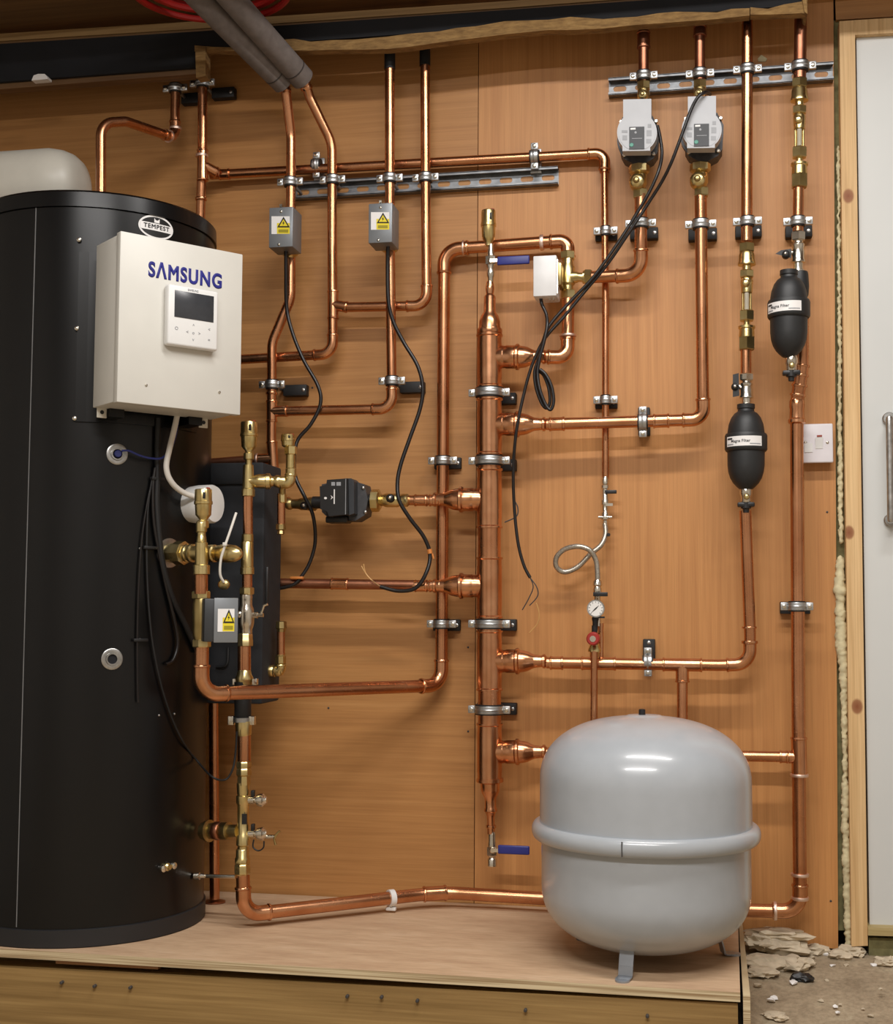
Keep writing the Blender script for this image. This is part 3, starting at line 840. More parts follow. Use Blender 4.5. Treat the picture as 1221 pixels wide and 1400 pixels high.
# ================================================================== pipe clamps
def clamp(x, y, d, rp, label, axis='v', base='black', bx_=.0, bw=None, group='rubber lined pipe clamps', h=.0165):
    c = P(x, y, d); root = thing('pipe_clamp', label, 'pipe clamp', V(c), group)
    ax = V((0, 0, 1)) if axis == 'v' else V((1, 0, 0)); sd = V((1, 0, 0)) if axis == 'v' else V((0, 0, 1))
    hl = h * 1.35; r0, r1, r2 = rp * .99, rp + .0034, rp + .0062
    make('lining', MB().lathe(c - ax * hl / 2, ax, [(0, r0), (0, r1), (hl, r1), (hl, r0)], 22), 'black_rubber', root)
    make('band', MB().lathe(c - ax * h / 2, ax, [(0, r1), (0, r2 - .0008), (h * .16, r2), (h * .3, r2 - .0006), (h * .5, r2 + .0008), (h * .7, r2 - .0006), (h * .84, r2), (h, r2 - .0008), (h, r1)], 26), 'zinc', root)
    for s in (-1, 1):
        e = c + sd * (s * (r2 + .0058))
        sz = (.0145, .0085, h) if axis == 'v' else (h, .0085, .0145)
        ear = make('ear', MB().box(e + V((0, -.001, 0)), sz, None, .0012), 'zinc', root)
        make('screw', MB().lathe(e + V((0, -.0085, 0)), (0, 1, 0), [(0, .003), (.0008, .0046), (.004, .0048), (.0042, .0022), (.016, .0022)], 12), 'nickel', ear)
    y0 = c.y + r2
    if base:
        dep = min(.022, max(.006, -y0 - .004))
        w = bw or (2 * r2 + .022)
        bc = V((c.x, -dep / 2 - .0005, c.z)) + sd * bx_ + V((0, 0, -.003))
        sz = (w, dep, .026) if axis == 'v' else (.026, dep, w)
        make('base', MB().box(bc, sz, None, .002), 'black_rubber' if base == 'black' else 'zinc', root)
        make('base_screw', MB().lathe(bc + sd * (w / 2 - .008) + V((0, -dep / 2 - .0015, 0)), (0, 1, 0), [(0, .002), (.0008, .0042), (.002, .0042)], 10), 'steel', root)
    make('stud', MB().lathe(V((c.x, y0 - .001, c.z)), (0, 1, 0), [(0, .0062), (.006, .0062), (.006, .004), (max(.008, -y0 + .001), .004)], 12), 'zinc', root)
    return root
CL = [
 (397, 249, .085, R22, 'clamp holding the leftmost riser to the long slotted rail', 'v', None, 0),
 (455, 246, .062, R22, 'clamp on the second riser of the long slotted rail', 'v', None, 0),
 (533, 244, .09, R22, 'clamp on the third riser of the long slotted rail', 'v', None, 0),
 (582, 243, .062, R22, 'clamp on the fourth riser of the long slotted rail', 'v', None, 0),
 (880, 104, .085, R22, 'clamp on the pipe above the left grey pump', 'v', None, 0),
 (957, 101, .085, R22, 'clamp on the pipe above the right grey pump', 'v', None, 0),
 (1022, 95, .085, R22, 'clamp on the plain riser crossing the upper right rail', 'v', None, 0),
 (1094, 91, .085, R28, 'clamp on the rightmost riser crossing the upper right rail', 'v', None, 0),
 (433, 226, .032, R22, 'upright clamp on the long horizontal pipe near the left risers', 'h', 'zinc', 0),
 (731, 214, .032, R22, 'upright clamp on the long horizontal pipe above the rail end', 'h', 'zinc', 0),
 (240, 121, .075, R22, 'dark clamp at the top of the short drop pipe above the tank', 'v', 'black', .02),
 (277, 114, .075, R22, 'dark clamp at the top of the teed pipe above the tank', 'v', 'black', .03),
 (372, 526, .085, R22, 'clamp with a black bracket right of the control box', 'v', 'black', .034),
 (536, 521, .09, R22, 'clamp with a black bracket below the second warning box', 'v', 'black', .03),
 (605.5, 630, .036, R28, 'upper clamp on the tall loop pipe left of the manifold', 'v', 'black', .006),
 (604, 853, .036, R28, 'lower clamp on the tall loop pipe left of the manifold', 'v', 'black', .006),
 (669, 537, .085, R54, 'topmost wide clamp round the thick copper manifold', 'v', 'black', .006),
 (669, 630, .085, R54, 'second wide clamp from the top of the thick manifold', 'v', 'black', .006),
 (669, 853, .085, R54, 'third wide clamp from the top of the thick manifold', 'v', 'black', .006),
 (669, 970, .085, R54, 'lowest wide clamp round the thick copper manifold', 'v', 'black', .006),
 (828, 316, .03, R15, 'small clamp high on the thin copper pipe', 'v', 'black', .0),
 (828, 547, .03, R15, 'small clamp low on the thin copper pipe', 'v', 'black', .0),
 (876, 306, .085, R28, 'clamp below the left grey pump', 'v', 'black', .004),
 (958, 307, .085, R28, 'clamp below the right grey pump', 'v', 'black', .004),
 (1022, 303, .085, R22, 'clamp above the brass flow meter of the plain riser', 'v', 'black', .004),
 (1091, 303, .085, R22, 'clamp above the nickel valve of the upper black filter', 'v', 'black', .006),
 (1089.5, 829, .075, R28, 'clamp low on the rightmost copper riser', 'v', 'black', 0),
 (879, 577, .075, R28, 'upright clamp on the pipe feeding the right grey pump', 'h', 'black', .012),
 (886, 905, .075, R22, 'upright clamp on the pipe above the grey vessel', 'h', 'black', .022),
]
for x, y, d, r, lb, ax, b, off in CL: clamp(x, y, d, r, lb, ax, b, off)

# ================================================================== copper pipe runs
def run(label, pts, r, kinds, mat='copper', name='copper_pipe', **k):
    root = thing(name, label, 'pipe', P(*pts[0]), 'copper pipe runs')
    pipe_run(root, [P(*p) for p in pts], r, kinds, mat, **k)
    return root
# --- left risers
a = run('bent copper riser under the left lagged pipe passing the control box', [(389, 108, .12), (391, 125, .115), (398, 185, .085), (397.5, 408, .085), (372, 468, .085), (371, 600, .085), (376, 684, .085), (396, 688, .085)],
        R22, [.05, .09, .07, .07, .1, 'e'])
ring(a, P(390, 124, .117), P(391, 130, .115) - P(390, 118, .117), R22, .007)
tee(a, P(371.5, 548, .085), P(371.5, 577, .085), P(393, 562, .086), R22)
tee(a, P(371.5, 604, .085), P(374.5, 650, .085), P(352, 628, .085), R22)
ring(a, P(371.5, 538, .085), (0, 0, 1), R22)
b = run('copper riser from the right lagged pipe with a tee and a leftward foot', [(416, 108, .12), (423, 132, .1), (454, 196, .062), (455, 484, .062), (284, 494, .055)], R22, [.05, .08, 'e'])
tee(b, P(455.5, 398, .062), P(455.5, 436, .062), P(475, 420, .062), R22)
ring(b, P(419, 120, .112), P(423, 132, .1) - P(416, 112, .118), R22, .008)
c = run('copper riser behind the second warning box ending in a low elbow', [(533, 18, .09), (533, 300, .09), (536, 559, .09), (393, 562, .086)], R22, [.3, 'e'])
make('sleeve', MB().tube([P(533, 18, .09), P(533, 95, .09)], R22 * 1.12, 14), 'black_rubber', c)
d_ = run('copper riser right of the second warning box joined by a cross pipe', [(581, 12, .062), (582, 250, .062), (583.5, 418, .062), (475, 420, .062)], R22, [.3, 'e'])
make('sleeve', MB().tube([P(581, 12, .062), P(581, 90, .062)], R22 * 1.12, 14), 'black_rubber', d_)
# --- long horizontal + thin pipe
e = run('long horizontal copper pipe crossing behind the risers', [(288, 239, .034), (827, 209.5, .03), (826.5, 236, .03)], R22, ['e'])
tp = run('thin copper pipe dropping to the filling loop', [(826.5, 232, .03), (828, 420, .03), (828, 656, .03)], R15, [.3])
# --- pipes above the tank
f1 = run('bent copper pipe rising out of the black tank top', [(138, 275, .30), (138, 168, .30), (172, 166, .25), (239, 189, .078), (240, 118, .075)], R22, [.075, .03, 'e'])
ring(f1, P(231, 186.5, .1), P(239, 189, .078) - P(172, 166, .25), R22, .004, 1.35, 'flux', 'joint_ring')
ring(f1, P(240, 176, .076), (0, 0, 1), R22, .006, 1.32, 'flux', 'joint_ring')
f2 = run('straight teed copper pipe behind the tank lid', [(277, 108, .075), (277, 200, .075), (274, 300, .055), (272, 520, .05)], R22, [.3, .3])
tee(f2, P(277, 205, .075), P(277, 247, .075), P(296, 236, .05), R22)
ring(f2, P(276, 213, .075), (0, 0, 1), R22, .006, 1.34, 'flux', 'joint_ring'); ring(f2, P(275, 272, .065), (0, 0, 1), R22, .006)
hb = MB().lathe(P(300, 238.5, .036), P(315, 238, .036) - P(300, 238.5, .036), bead_prof(.026, R22), 18)
make('coupling', hb, 'copper_fitting', f2)
# bracket rail behind these clamps
# --- pipe from tank to low tee, heat exchanger outlets
g1 = run('short copper pipe between the tank and the low tee', [(280, 634, .085), (352, 628, .085)], R22, [], 'copper_dark')
ring(g1, P(352, 628, .085), (1, 0, 0), R22, .005, 1.28, 'flux', 'joint_ring')
g2 = run('level copper pipe from the black slab to the lower left manifold branch', [(352, 797, .085), (575, 800, .085)], R22, [], 'copper_dark')
coupling(g2, P(453, 798, .085), P(476, 798.5, .085), R22)
# --- loop pipe
lp = run('tall copper loop pipe from the diverter valve round to the tank', [(776.5, 352, .045), (776, 329, .045), (607.5, 341, .038), (603.5, 937, .036), (275, 949, .475), (276.5, 868, .475)],
         R28, ['e', 'e', 'e', 'e'])
ring(lp, P(741, 331.5, .045), (1, 0, 0), R28, .008, 1.3, 'flux', 'joint_ring')
ring(lp, P(634, 339, .039), (1, 0, 0), R28, .004, 1.3, 'flux', 'joint_ring')
# --- manifold
mf = thing('copper_manifold', 'thick vertical copper manifold with six bulbous side branches', 'manifold', P(670, 1150, .085))
MD = .085
vfit(mf, 'top_reducer', 'copper_fitting', (670, 669.5), [(385, 9), (392, 12), (396, 12), (402, 10), (406, 16), (427, 17), (432, 24), (440, 29), (450, 30), (450, 34), (453, 35), (456, 34), (456, 30)], MD)
vfit(mf, 'header_pipe', 'copper', (669, 669.5), [(450, 31.2), (1068, 31.2)], MD, 32)
def mtee(y0, y1, yb, x_out, side, pipe_w=13):
    """tee body with end beads, arched shoulder and the bulbous reducing branch"""
    w = 33.4; bw = 36.5
    vfit(mf, 'tee', 'copper_fitting', 669.3, [(y0, 31), (y0, bw), (y0 + 2, bw), (y0 + 3.5, w), (y0 + 12, w), (y0 + 12, w + .8), (y1 - 12, w + .8), (y1 - 12, w), (y1 - 3.5, w), (y1 - 2, bw), (y1, bw), (y1, 31)], MD, 32)
    s = 1 if side == 'r' else -1; x = lambda v: 669.3 + s * v
    prof = [(x(0), 25), (x(10), 27), (x(14), 30), (x(19), 31.5), (x(19), 30.5), (x(22), 30.5), (x(23), 32), (x(35), 32), (x(37), 36), (x(40), 36), (x(41.5), 31), (x(47), 29.5), (x(52), 27), (x(58), 21), (x(61), 18.5)]
    hfit(mf, 'reducer', 'copper_fitting', yb, prof, MD, 28)
    k = x(61)
    hfit(mf, 'reducer_tail', 'copper_fitting', yb, [(k, 18.5), (x(72), pipe_w + 3), (x(73), pipe_w + 6.5), (x(76), pipe_w + 6.5), (x(77), pipe_w + 2.5), (x(78.5), pipe_w)], MD)
mtee(458, 530, 488, 0, 'r'); mtee(545, 622, 580, 0, 'r'); mtee(641, 722, 683, 0, 'l'); mtee(762, 845, 801, 0, 'l'); mtee(862, 944, 904, 0, 'r'); mtee(989, 1068, 1028, 0, 'r')
vfit(mf, 'bottom_reducer', 'copper_fitting', (670, 671.5), [(1064, 34), (1064, 37), (1069, 37), (1071, 27), (1080, 26), (1085, 23), (1091, 16), (1104, 15.5), (1106, 18), (1109, 18), (1111, 14), (1116, 10.5), (1140, 10.5)], MD)
ring(mf, P(671.5, 1130, MD), (0, 0, 1), .0088, .006)
# --- branches
b1 = run('copper branch from the manifold up to the diverter valve', [(745, 488, .083), (776, 489, .07), (777, 400, .06)], R28 * .98, ['e'])
ring(b1, P(776.5, 459, .066), (0, 0, 1), R28, .005, 1.36, 'flux', 'joint_ring')
b2 = run('copper pipe from the manifold to the right grey pump', [(747, 580, .083), (962, 573.5, .075), (961, 540, .08), (958, 262, .09)], R28 * .93, ['e', .4])
coupling(b2, P(751, 580, .083), P(772, 579.4, .082), R28 * .93)
coupling(b2, P(893, 575.8, .078), P(915, 575.1, .077), R28 * .93)
b3 = run('copper elbow pipe from the diverter valve to the left grey pump', [(808, 379, .06), (877, 376, .075), (876, 330, .085), (876.5, 266, .09)], R28 * .97, ['e', .3])
b4 = run('copper pipe from the manifold to the lower black filter', [(747, 906, .083), (985, 909.5, .075), (1025, 908, .076), (1025.5, 868, .08), (1019, 698, .095)], R22 * 1.1, [.3, 'e', .3])
for x0, x1 in ((752, 770), (795, 842), (902, 905)):
    if x1 - x0 > 5: coupling(b4, P(x0, 906.3 + (x0 - 747) * .012, .082), P(x1, 906.3 + (x1 - 747) * .012, .081), R22 * 1.1)
tee(b4, P(906, 908.5, .077), P(960, 909.3, .076), P(933, 933, .077), R22 * 1.1)
ring(b4, P(1025, 878, .078), (0, 0, 1), R22 * 1.1, .006, 1.38)
ring(b4, P(1024.5, 858, .081), (0, 0, 1), R22 * 1.1, .004, 1.25)
b5 = run('copper drop pipe from the tee into the back of the grey vessel', [(933, 930, .077), (933, 1020, .09)], R22, [])
b6 = run('lowest manifold branch passing behind the grey vessel to the right riser', [(745, 1029, .083), (1092, 1035, .075)], R22, [])
coupling(b6, P(1066, 1034.5, .075), P(1077, 1034.7, .075), R22)
ro = run('rightmost copper riser dropping past the switch to the floor pipe', [(1097, 430, .085), (1096, 505, .085), (1090, 548, .077), (1089.5, 600, .075), (1092, 1035, .075), (1094, 1246, .06), (1012, 1244.5, .06)], R28, [.06, .06, .3, .5, 'e'])
tee(ro, P(1092, 1008, .075), P(1093, 1062, .074), P(1078, 1034.8, .075), R28, R22)
ring(ro, P(1093, 1060, .074), (0, 0, 1), R28, .006, 1.36, 'flux', 'joint_ring'); ring(ro, P(1093.6, 1196, .063), (0, 0, 1), R28, .006, 1.36, 'flux', 'joint_ring')
ring(ro, P(1060, 1245.4, .06), (1, 0, 0), R28, .006, 1.4, 'flux', 'joint_ring'); ring(ro, P(1094, 1228, .061), (0, 0, 1), R28, .007, 1.3, 'flux', 'joint_ring')
for yy, xx in ((500, 1096.2), (513, 1095), (527, 1093), (540, 1091)): ring(ro, P(xx, yy, .083), P(1096, 505, .085) - P(1090, 548, .077), R28, .005, 1.2)
vfit(ro, 'reducer', 'copper_fitting', (1089.7, 1089.5), [(546, 18), (549, 20.5), (556, 20.5), (560, 19), (572, 20), (574, 23.5), (578, 23.5), (580, 18)], .0765)
fl = run('copper pipe along the platform from behind the vessel to the brass column', [(1012, 1244.5, .06), (612, 1220.5, .06), (575, 1223, .085), (333.5, 1251, .33), (332, 1192, .33)], R28, [.3, .25, 'e'])
coupling(fl, P(579, 1222.6, .083), P(610, 1220.6, .062), R28)
clip = thing('pipe_clip', 'white plastic clip on the pipe lying across the platform', 'pipe clip', P(535, 1243, .128))
cc = P(535, 1227.8, .128); axx = (P(333.5, 1251, .33) - P(575, 1223, .085)).normalized()
make('loop', MB().lathe(cc - axx * .006, axx, [(0, .0141), (0, .018), (.012, .018), (.012, .0141)], 24), 'white_plastic', clip)
make('foot', MB().box(V((cc.x, cc.y, max(cc.z - .022, .004))), (.022, .012, max(.008, .0)), None, .002), 'white_plastic', clip)
s1 = run('upright copper pipe standing on the platform beside the tank', [(292, 940, .115), (293.5, 1229, .115)], R22, [])
make('floor_flange', MB().lathe(V((P(293.5, 1229, .115).x, -.115, 0.001)), (0, 0, 1), [(0, .024), (.002, .024), (.004, .014)], 24), 'copper_dark', s1)
# upper right risers
r1 = run('dark copper stub above the left grey pump', [(880, -8, .085), (880, 112, .085)], R22, [], 'copper_dark')
coupling(r1, P(880, 44, .085), P(880, 66, .085), R22 * 1.1, 'copper_dark')
r2 = run('dark copper stub above the right grey pump', [(957, -14, .085), (957, 112, .085)], R22, [], 'copper_dark')
coupling(r2, P(957, 36, .085), P(957, 50, .085), R22 * 1.1, 'copper_dark')
r3 = run('plain copper riser between the right grey pump and the flow meters', [(1022, -24, .085), (1021, 330, .085)], R22 * 1.06, [], 'copper')
r4 = run('dark copper riser at the far right above a brass flow meter', [(1095.5, -28, .085), (1093.5, 112, .085)], R28 * .95, [], 'copper_dark')
r5 = run('short copper pipe between the right flow meter and its nickel valve', [(1092, 248, .085), (1091, 322, .085)], R22, [])
r6 = run('short copper pipe between the left flow meter and its nickel valve', [(1020, 476, .085), (1020, 516, .085)], R22, [])
dn = run('thin copper discharge pipe below the red relief valve', [(812.5, 890, .112), (812, 1010, .112)], R15, [])

# ================================================================== grey circulation pumps
def grey_pump(ox, oy, label, side):
    D = .165
    q = lambda x, y: (x + ox, y + oy)
    root = thing('circulation_pump', label, 'pump', P(*q(873, 224), .09), 'grey circulation pumps')
    head = [q(*p) for p in [(852, 136), (890.5, 135), (890.5, 161.5)]] + [q(*p) for p in circ(871, 181, 27.3, 27.3, -46, 42, 14)] + [q(*p) for p in [(889, 201), (889, 206), (851, 206.5), (851, 201)]] + [q(*p) for p in circ(871, 181, 27.3, 27.3, 138, 226, 14)]
    make('control_head', MB().prism([P(*p, D) for p in head], (0, .03, 0)), 'pump_grey', root)
    ringm = [q(*p) for p in circ(871, 181, 25.4, 25.4, 0, 360, 36)]
    fc = make('face_plate', MB().prism([P(*p, D + .0008) for p in ringm if p[1] < q(0, 204)[1]], (0, .001, 0)), 'pump_grey', root)
    lb = plate(root, 'display_label', 'print_dark', [q(*p) for p in [(860.3, 173.5), (881, 173), (881, 203.5), (860.3, 204)]], D + .0018, .0012)
    A = P(*q(863.5, 198), D + .0026)
    make('mode_button', MB().lathe(A, (0, 1, 0), [(0, .0038), (.0006, .0044), (.001, .0044)], 18), 'pump_green', lb)
    plate(lb, 'brand_mark', 'sticker_white', [q(*p) for p in [(862, 175), (869, 174.6), (869, 177), (862, 177.4)]], D + .0022, .0004)
    plate(lb, 'symbol_mark', 'print_grey', [q(*p) for p in circ(869, 181, 1.6, 1.6, n=10)], D + .0022, .0004)
    plate(lb, 'scale_mark', 'print_grey', [q(*p) for p in [(864, 189), (878, 188.6), (878, 189.4), (864, 189.8)]], D + .0022, .0004)
    for (x, y, w, h) in ((850, 178, 8, 3.5), (851, 185, 6.5, 6.5), (885.5, 169.5, 5, 5), (884, 178, 7, 8), (883.5, 190, 7, 6)):
        plate(fc, 'print_block', 'print_grey', [q(x, y), q(x + w, y), q(x + w, y + h), q(x, y + h)], D + .0012, .0004)
    A = P(*q(871, 181), D - .03); k = mpp(A)
    make('motor_can', MB().lathe(A, (0, 1, 0), [(0, 25 * k), (.045, 25 * k), (.045, 29 * k), (.055, 29 * k)], 36), 'pump_casting', root)
    hs = [q(*p) for p in [(851, 160), (892, 158), (901, 175), (899, 208), (893, 217), (880, 224), (866, 224), (853, 217), (848, 208), (846, 175)]]
    make('housing', MB().prism([P(*p, .105) for p in hs], (0, .045, 0)), 'pump_casting', root, smooth=False)
    for x, y in ((853.5, 211.5), (893.5, 209.5), (897, 165), (849, 166)):
        A = P(*q(x, y), .112)
        make('bolt', MB().lathe(A, (0, 1, 0), [(0, .0032), (.001, .0042), (.008, .0042)], 12), 'nickel', root)
    vfit(root, 'outlet_neck', 'black_plastic', 874 + ox, [(217 + oy, 15), (229 + oy, 15)], .085)
    vfit(root, 'inlet_neck', 'black_plastic', 876 + ox, [(138 + oy, 15), (164 + oy, 16)], .085)
    return root
grey_pump(0, 0, 'left grey circulation pump under the slotted rail', 'l')
grey_pump(88.5, -4, 'right grey circulation pump under the slotted rail', 'r')
def pump_valves(x0, x1, oy, w1, w2):
    r = thing('pump_valve', w1, 'valve', P(x0, 138 + oy, .085), 'brass pump valves')
    vfit(r, 'union_nut', 'brass', x0, nut(112 + oy, 123 + oy, 19), .085, 6)
    vfit(r, 'body', 'brass', x0, [(122 + oy, 15), (127 + oy, 17), (134 + oy, 17), (140 + oy, 15)], .085)
    disc(r, 'spindle', 'brass', x0 - 1.5, 128 + oy, .108, 14, .02); disc(r, 'slot_screw', 'brass_dark', x0 - 1.8, 127.5 + oy, .111, 6, .004)
    r = thing('pump_valve', w2, 'valve', P(x1, 272 + oy, .085), 'brass pump valves')
    vfit(r, 'union_nut', 'brass', x1 - 1, [(226 + oy, 22), (227 + oy, 28), (236 + oy, 28), (238 + oy, 24)], .088, 8)
    vfit(r, 'body', 'brass', x1, [(236 + oy, 14), (240 + oy, 19), (252 + oy, 19), (257 + oy, 14), (262 + oy, 13)], .088)
    disc(r, 'spindle', 'brass', x1 - 4, 246 + oy, .116, 22, .03); disc(r, 'slot_screw', 'brass_dark', x1 - 5, 245 + oy, .122, 9, .008)
    vfit(r, 'compression_nut', 'brass', x1 + .5, nut(259 + oy, 271 + oy, 21), .089, 6)
pump_valves(880, 875, 0, 'brass valve with a round spindle above the left grey pump', 'brass valve with a round spindle below the left grey pump')
pump_valves(957, 958.5, -2, 'brass valve with a round spindle above the right grey pump', 'brass valve with a round spindle below the right grey pump')

# ================================================================== motorised valves with warning stickers
def warning_sticker(parent, pts, name='warning_sticker'):
    """pts(u, v, lift): place on the face, u and v from 0 to 1"""
    def quad(n, m, u0, v0, u1, v1, l):
        mb = MB(); mb.add([pts(u0, v0, l), pts(u1, v0, l), pts(u1, v1, l), pts(u0, v1, l)], [(0, 1, 2, 3)])
        return make(n, mb, m, parent if n == name else st)
    st = None
    st = quad(name, 'sticker_white', 0, 0, 1, 1, .0006)
    quad('yellow_field', 'sticker_yellow', .30, .02, 1, .62, .0010); quad('text_block', 'print_olive', .38, .09, .92, .26, .0013)
    mb = MB(); o = [(.66, .98), (.32, .38), (1.0, .38)]; i = [(.66, .84), (.43, .45), (.89, .45)]
    mb.add([pts(u, v, .0016) for u, v in o], [(0, 1, 2)]); make('triangle_border', mb, 'logo_black', st)
    mb = MB(); mb.add([pts(u, v, .0020) for u, v in i], [(0, 1, 2)]); make('triangle_field', mb, 'sticker_yellow', st)
    mb = MB(); mb.add([pts(u, v, .0024) for u, v in [(.70, .78), (.59, .60), (.65, .60), (.61, .48), (.72, .64), (.66, .64)]], [(0, 1, 2, 3, 4, 5)]); make('lightning_mark', mb, 'logo_black', st)
def zone_valve(x0, y0, x1, y1, d, label, px):
    root = thing('zone_valve', label, 'motorised valve', P((x0 + x1) / 2, y1 + 10, d - .06), 'grey motorised valves with warning stickers')
    a, b = P(x0, y0, d), P(x1, y1, d); c = (a + b) / 2
    make('actuator_box', MB().box(V((c.x, -d + .033, c.z)), (b.x - a.x, .066, a.z - b.z), None, .0022), 'actuator_grey', root)
    sx0, sx1, sy0, sy1 = x0 + (x1 - x0) * .1, x0 + (x1 - x0) * .88, y0 + (y1 - y0) * .22, y0 + (y1 - y0) * .68
    def pt(u, v, l): return P(sx0 + (sx1 - sx0) * u, sy1 + (sy0 - sy1) * v, d + l)
    warning_sticker(root, pt)
    disc(root, 'cover_screw', 'nickel', (x0 + x1) / 2, y0 + 5, d + .0015, 4, .002, 12)
    disc(root, 'cover_screw', 'nickel', (x0 + x1) / 2 - 3, y1 - 3, d + .0015, 4, .002, 12)
    make('release_lever', MB().box(P((x0 + x1) / 2 + 1, y0 - 2, d - .008), (.006, .012, .006)), 'nickel', root)
    vfit(root, 'valve_body', 'brass', px, [(y1 - 6, 16), (y1 + 2, 18), (y1 + 4, 22), (y1 + 12, 22), (y1 + 14, 15), (y1 + 16, 13)], .088, 8)
    return root
zone_valve(368, 284, 400, 337, .165, 'grey warning-stickered valve box on the leftmost riser', 397)
zone_valve(504, 278.5, 536, 331, .168, 'grey warning-stickered valve box on the third riser', 533)

# diverter valve
dv = thing('diverter_valve', 'three-way brass diverter valve with a box in brightly lit white beside the thin pipe', 'motorised valve', P(776, 408, .06))
a, b = P(729, 350, .145), P(761, 404, .145)
make('actuator_box', MB().box(V(((a.x + b.x) / 2, -.112, (a.z + b.z) / 2)), (b.x - a.x, .066, a.z - b.z), None, .0022), 'actuator_lit', dv)
make('coupling_plate', MB().box(P(765, 378, .09), (.014, .05, .05), None, .002), 'brass_dark', dv)
vfit(dv, 'top_nut', 'brass', 776.5, nut(344, 355, 21), .055, 6)
vfit(dv, 'bottom_nut', 'brass', 777, nut(397, 409, 21), .06, 6)
vfit(dv, 'body', 'brass', 776.5, [(354, 14), (357, 15), (362, 15), (366, 20), (388, 20), (391, 15), (398, 15)], .058)
hfit(dv, 'side_port', 'brass', 379, [(776, 16), (789, 16), (791, 13), (797, 13), (797, 18), (800, 18)], .06)
hfit(dv, 'side_nut', 'brass', 378.6, nut(799, 809, 21), .06, 6)
for x in (752, 757): make('terminal', MB().box(P(x, 408, .12), (.003, .006, .010)), 'nickel', dv)
make('lever', MB().box(P(762, 378, .14), (.003, .003, .075)), 'nickel', dv)

# third zone valve by the tank: on the loop pipe
zv = thing('zone_valve', 'warning-stickered valve box beside the tank below the thermostat cover', 'motorised valve', P(276, 885, .475), 'grey motorised valves with warning stickers')
ang = math.radians(28); RZ3 = Matrix.Rotation(ang, 3, 'Z')
zb_x = V((math.cos(ang), math.sin(ang), 0)); zb_n = V((math.sin(ang), -math.cos(ang), 0))
zc3 = P(309, 848, .52)
hh = (P(309, 817, .52) - P(309, 878, .52)).z
make('actuator_box', MB().box(zc3 - zb_n * .002, (.046, .004, hh), RZ3, .001), 'actuator_grey', zv)
make('actuator_body', MB().box(zc3 - zb_n * .035 - zb_x * .012, (.058, .062, hh * .97), RZ3, .002), 'actuator_dark', zv)
warning_sticker(zv, lambda u, v, l: zc3 + zb_x * (-.016 + .032 * u) + V((0, 0, -.022 + .044 * v)) + zb_n * (.0002 + l))
vfit(zv, 'upper_nut', 'brass', 275, nut(808, 819, 25), .48, 6); vfit(zv, 'lower_nut', 'brass', 276, nut(874, 885, 25), .48, 6)
vfit(zv, 'valve_body', 'brass_dark', 275.5, [(818, 20), (826, 24), (868, 24), (875, 20)], .48)
vfit(zv, 'upper_tail', 'copper', 275, [(782, 18.6), (812, 18.6)], .485)

# ================================================================== automatic air vents
def air_vent(x, y0, y1, w, d, label, cap=True, mat='brass'):
    root = thing('air_vent', label, 'air vent', P(x, y1, d), 'brass air vents')
    h = y1 - y0
    pr = [(0, .6), (0, .88), (.03, .94), (.36, .95), (.37, 1.02), (.45, 1.02), (.47, .92), (.78, .86), (.86, .62), (.92, .44), (1, .42)]
    vfit(root, 'body', mat, x, [(y0 + h * t, w * k) for t, k in pr], d, 24)
    A = P(x + w * .26, y0 - h * .06, d + .004)
    make('bleed_cap', MB().lathe(A, (0, 0, -1), [(0, .0026), (.001, .0042), (.006, .0042), (.006, .0028), (.012, .0028)], 12), 'cap_red', root)
    kk = mpp(P(x, y0, d)) * w * .45
    A = P(x + w * .2, y0 + h * .2, d) + V((0, -kk * .93, 0))
    make('bleed_slot', MB().box(A, (kk * .34, kk * .2, h * .2 * mpp(A)), None, .001), 'black_plastic', root)
    return root
air_vent(340.5, 577, 620, 24, .32, 'tallest brass air vent right of the tank')
air_vent(278, 669, 714, 25, .49, 'brass air vent in front of the white thermostat cover')
air_vent(668, 288, 336, 21, MD, 'brass air vent on top of the thick manifold')
air_vent(394, 594, 614, 20, .30, 'small brass air vent left of the black pump')
# manifold top / bottom valves with blue levers
def lever_valve(x, yv, d, prof_top, grip, label, nick='nickel', hex_w=15):
    root = thing('ball_valve', label, 'valve', P(x, yv + 10, d), 'small valves with blue levers')
    vfit(root, 'body', nick, x, prof_top, d)
    vfit(root, 'hexagon', nick, x, nut(yv - 6, yv + 7, hex_w), d, 6)
    disc(root, 'spindle_nut', nick, x, yv, d + .016, 9, .012, 6)
    g0, g1, gy = grip
    a, b = P(g0, gy, d + .018), P(g1, gy, d + .018)
    make('lever_plate', MB().box((P(x, yv, d + .018) + a) / 2, ((a - P(x, yv, d + .018)).length + .004, .002, .008)), nick, root)
    ln = (b - a).length; hgt = 12 * mpp(a)
    make('lever_grip', MB().box((a + b) / 2, (ln, .007, hgt), None, .0028, 3), 'blue_grip', root)
lever_valve(671, 356, MD, [(334, 7), (340, 8), (344, 9), (350, 12), (364, 12), (368, 9), (372, 11), (377, 11), (380, 8), (388, 8)], (680, 724, 356), 'small chrome valve with a blue lever at the manifold top')
lever_valve(673, 1163, MD, [(1137, 9), (1141, 11), (1150, 11), (1153, 12), (1170, 12), (1172, 9), (1175, 13), (1184, 13)], (681, 724, 1162), 'small chrome valve with a blue lever at the manifold bottom')

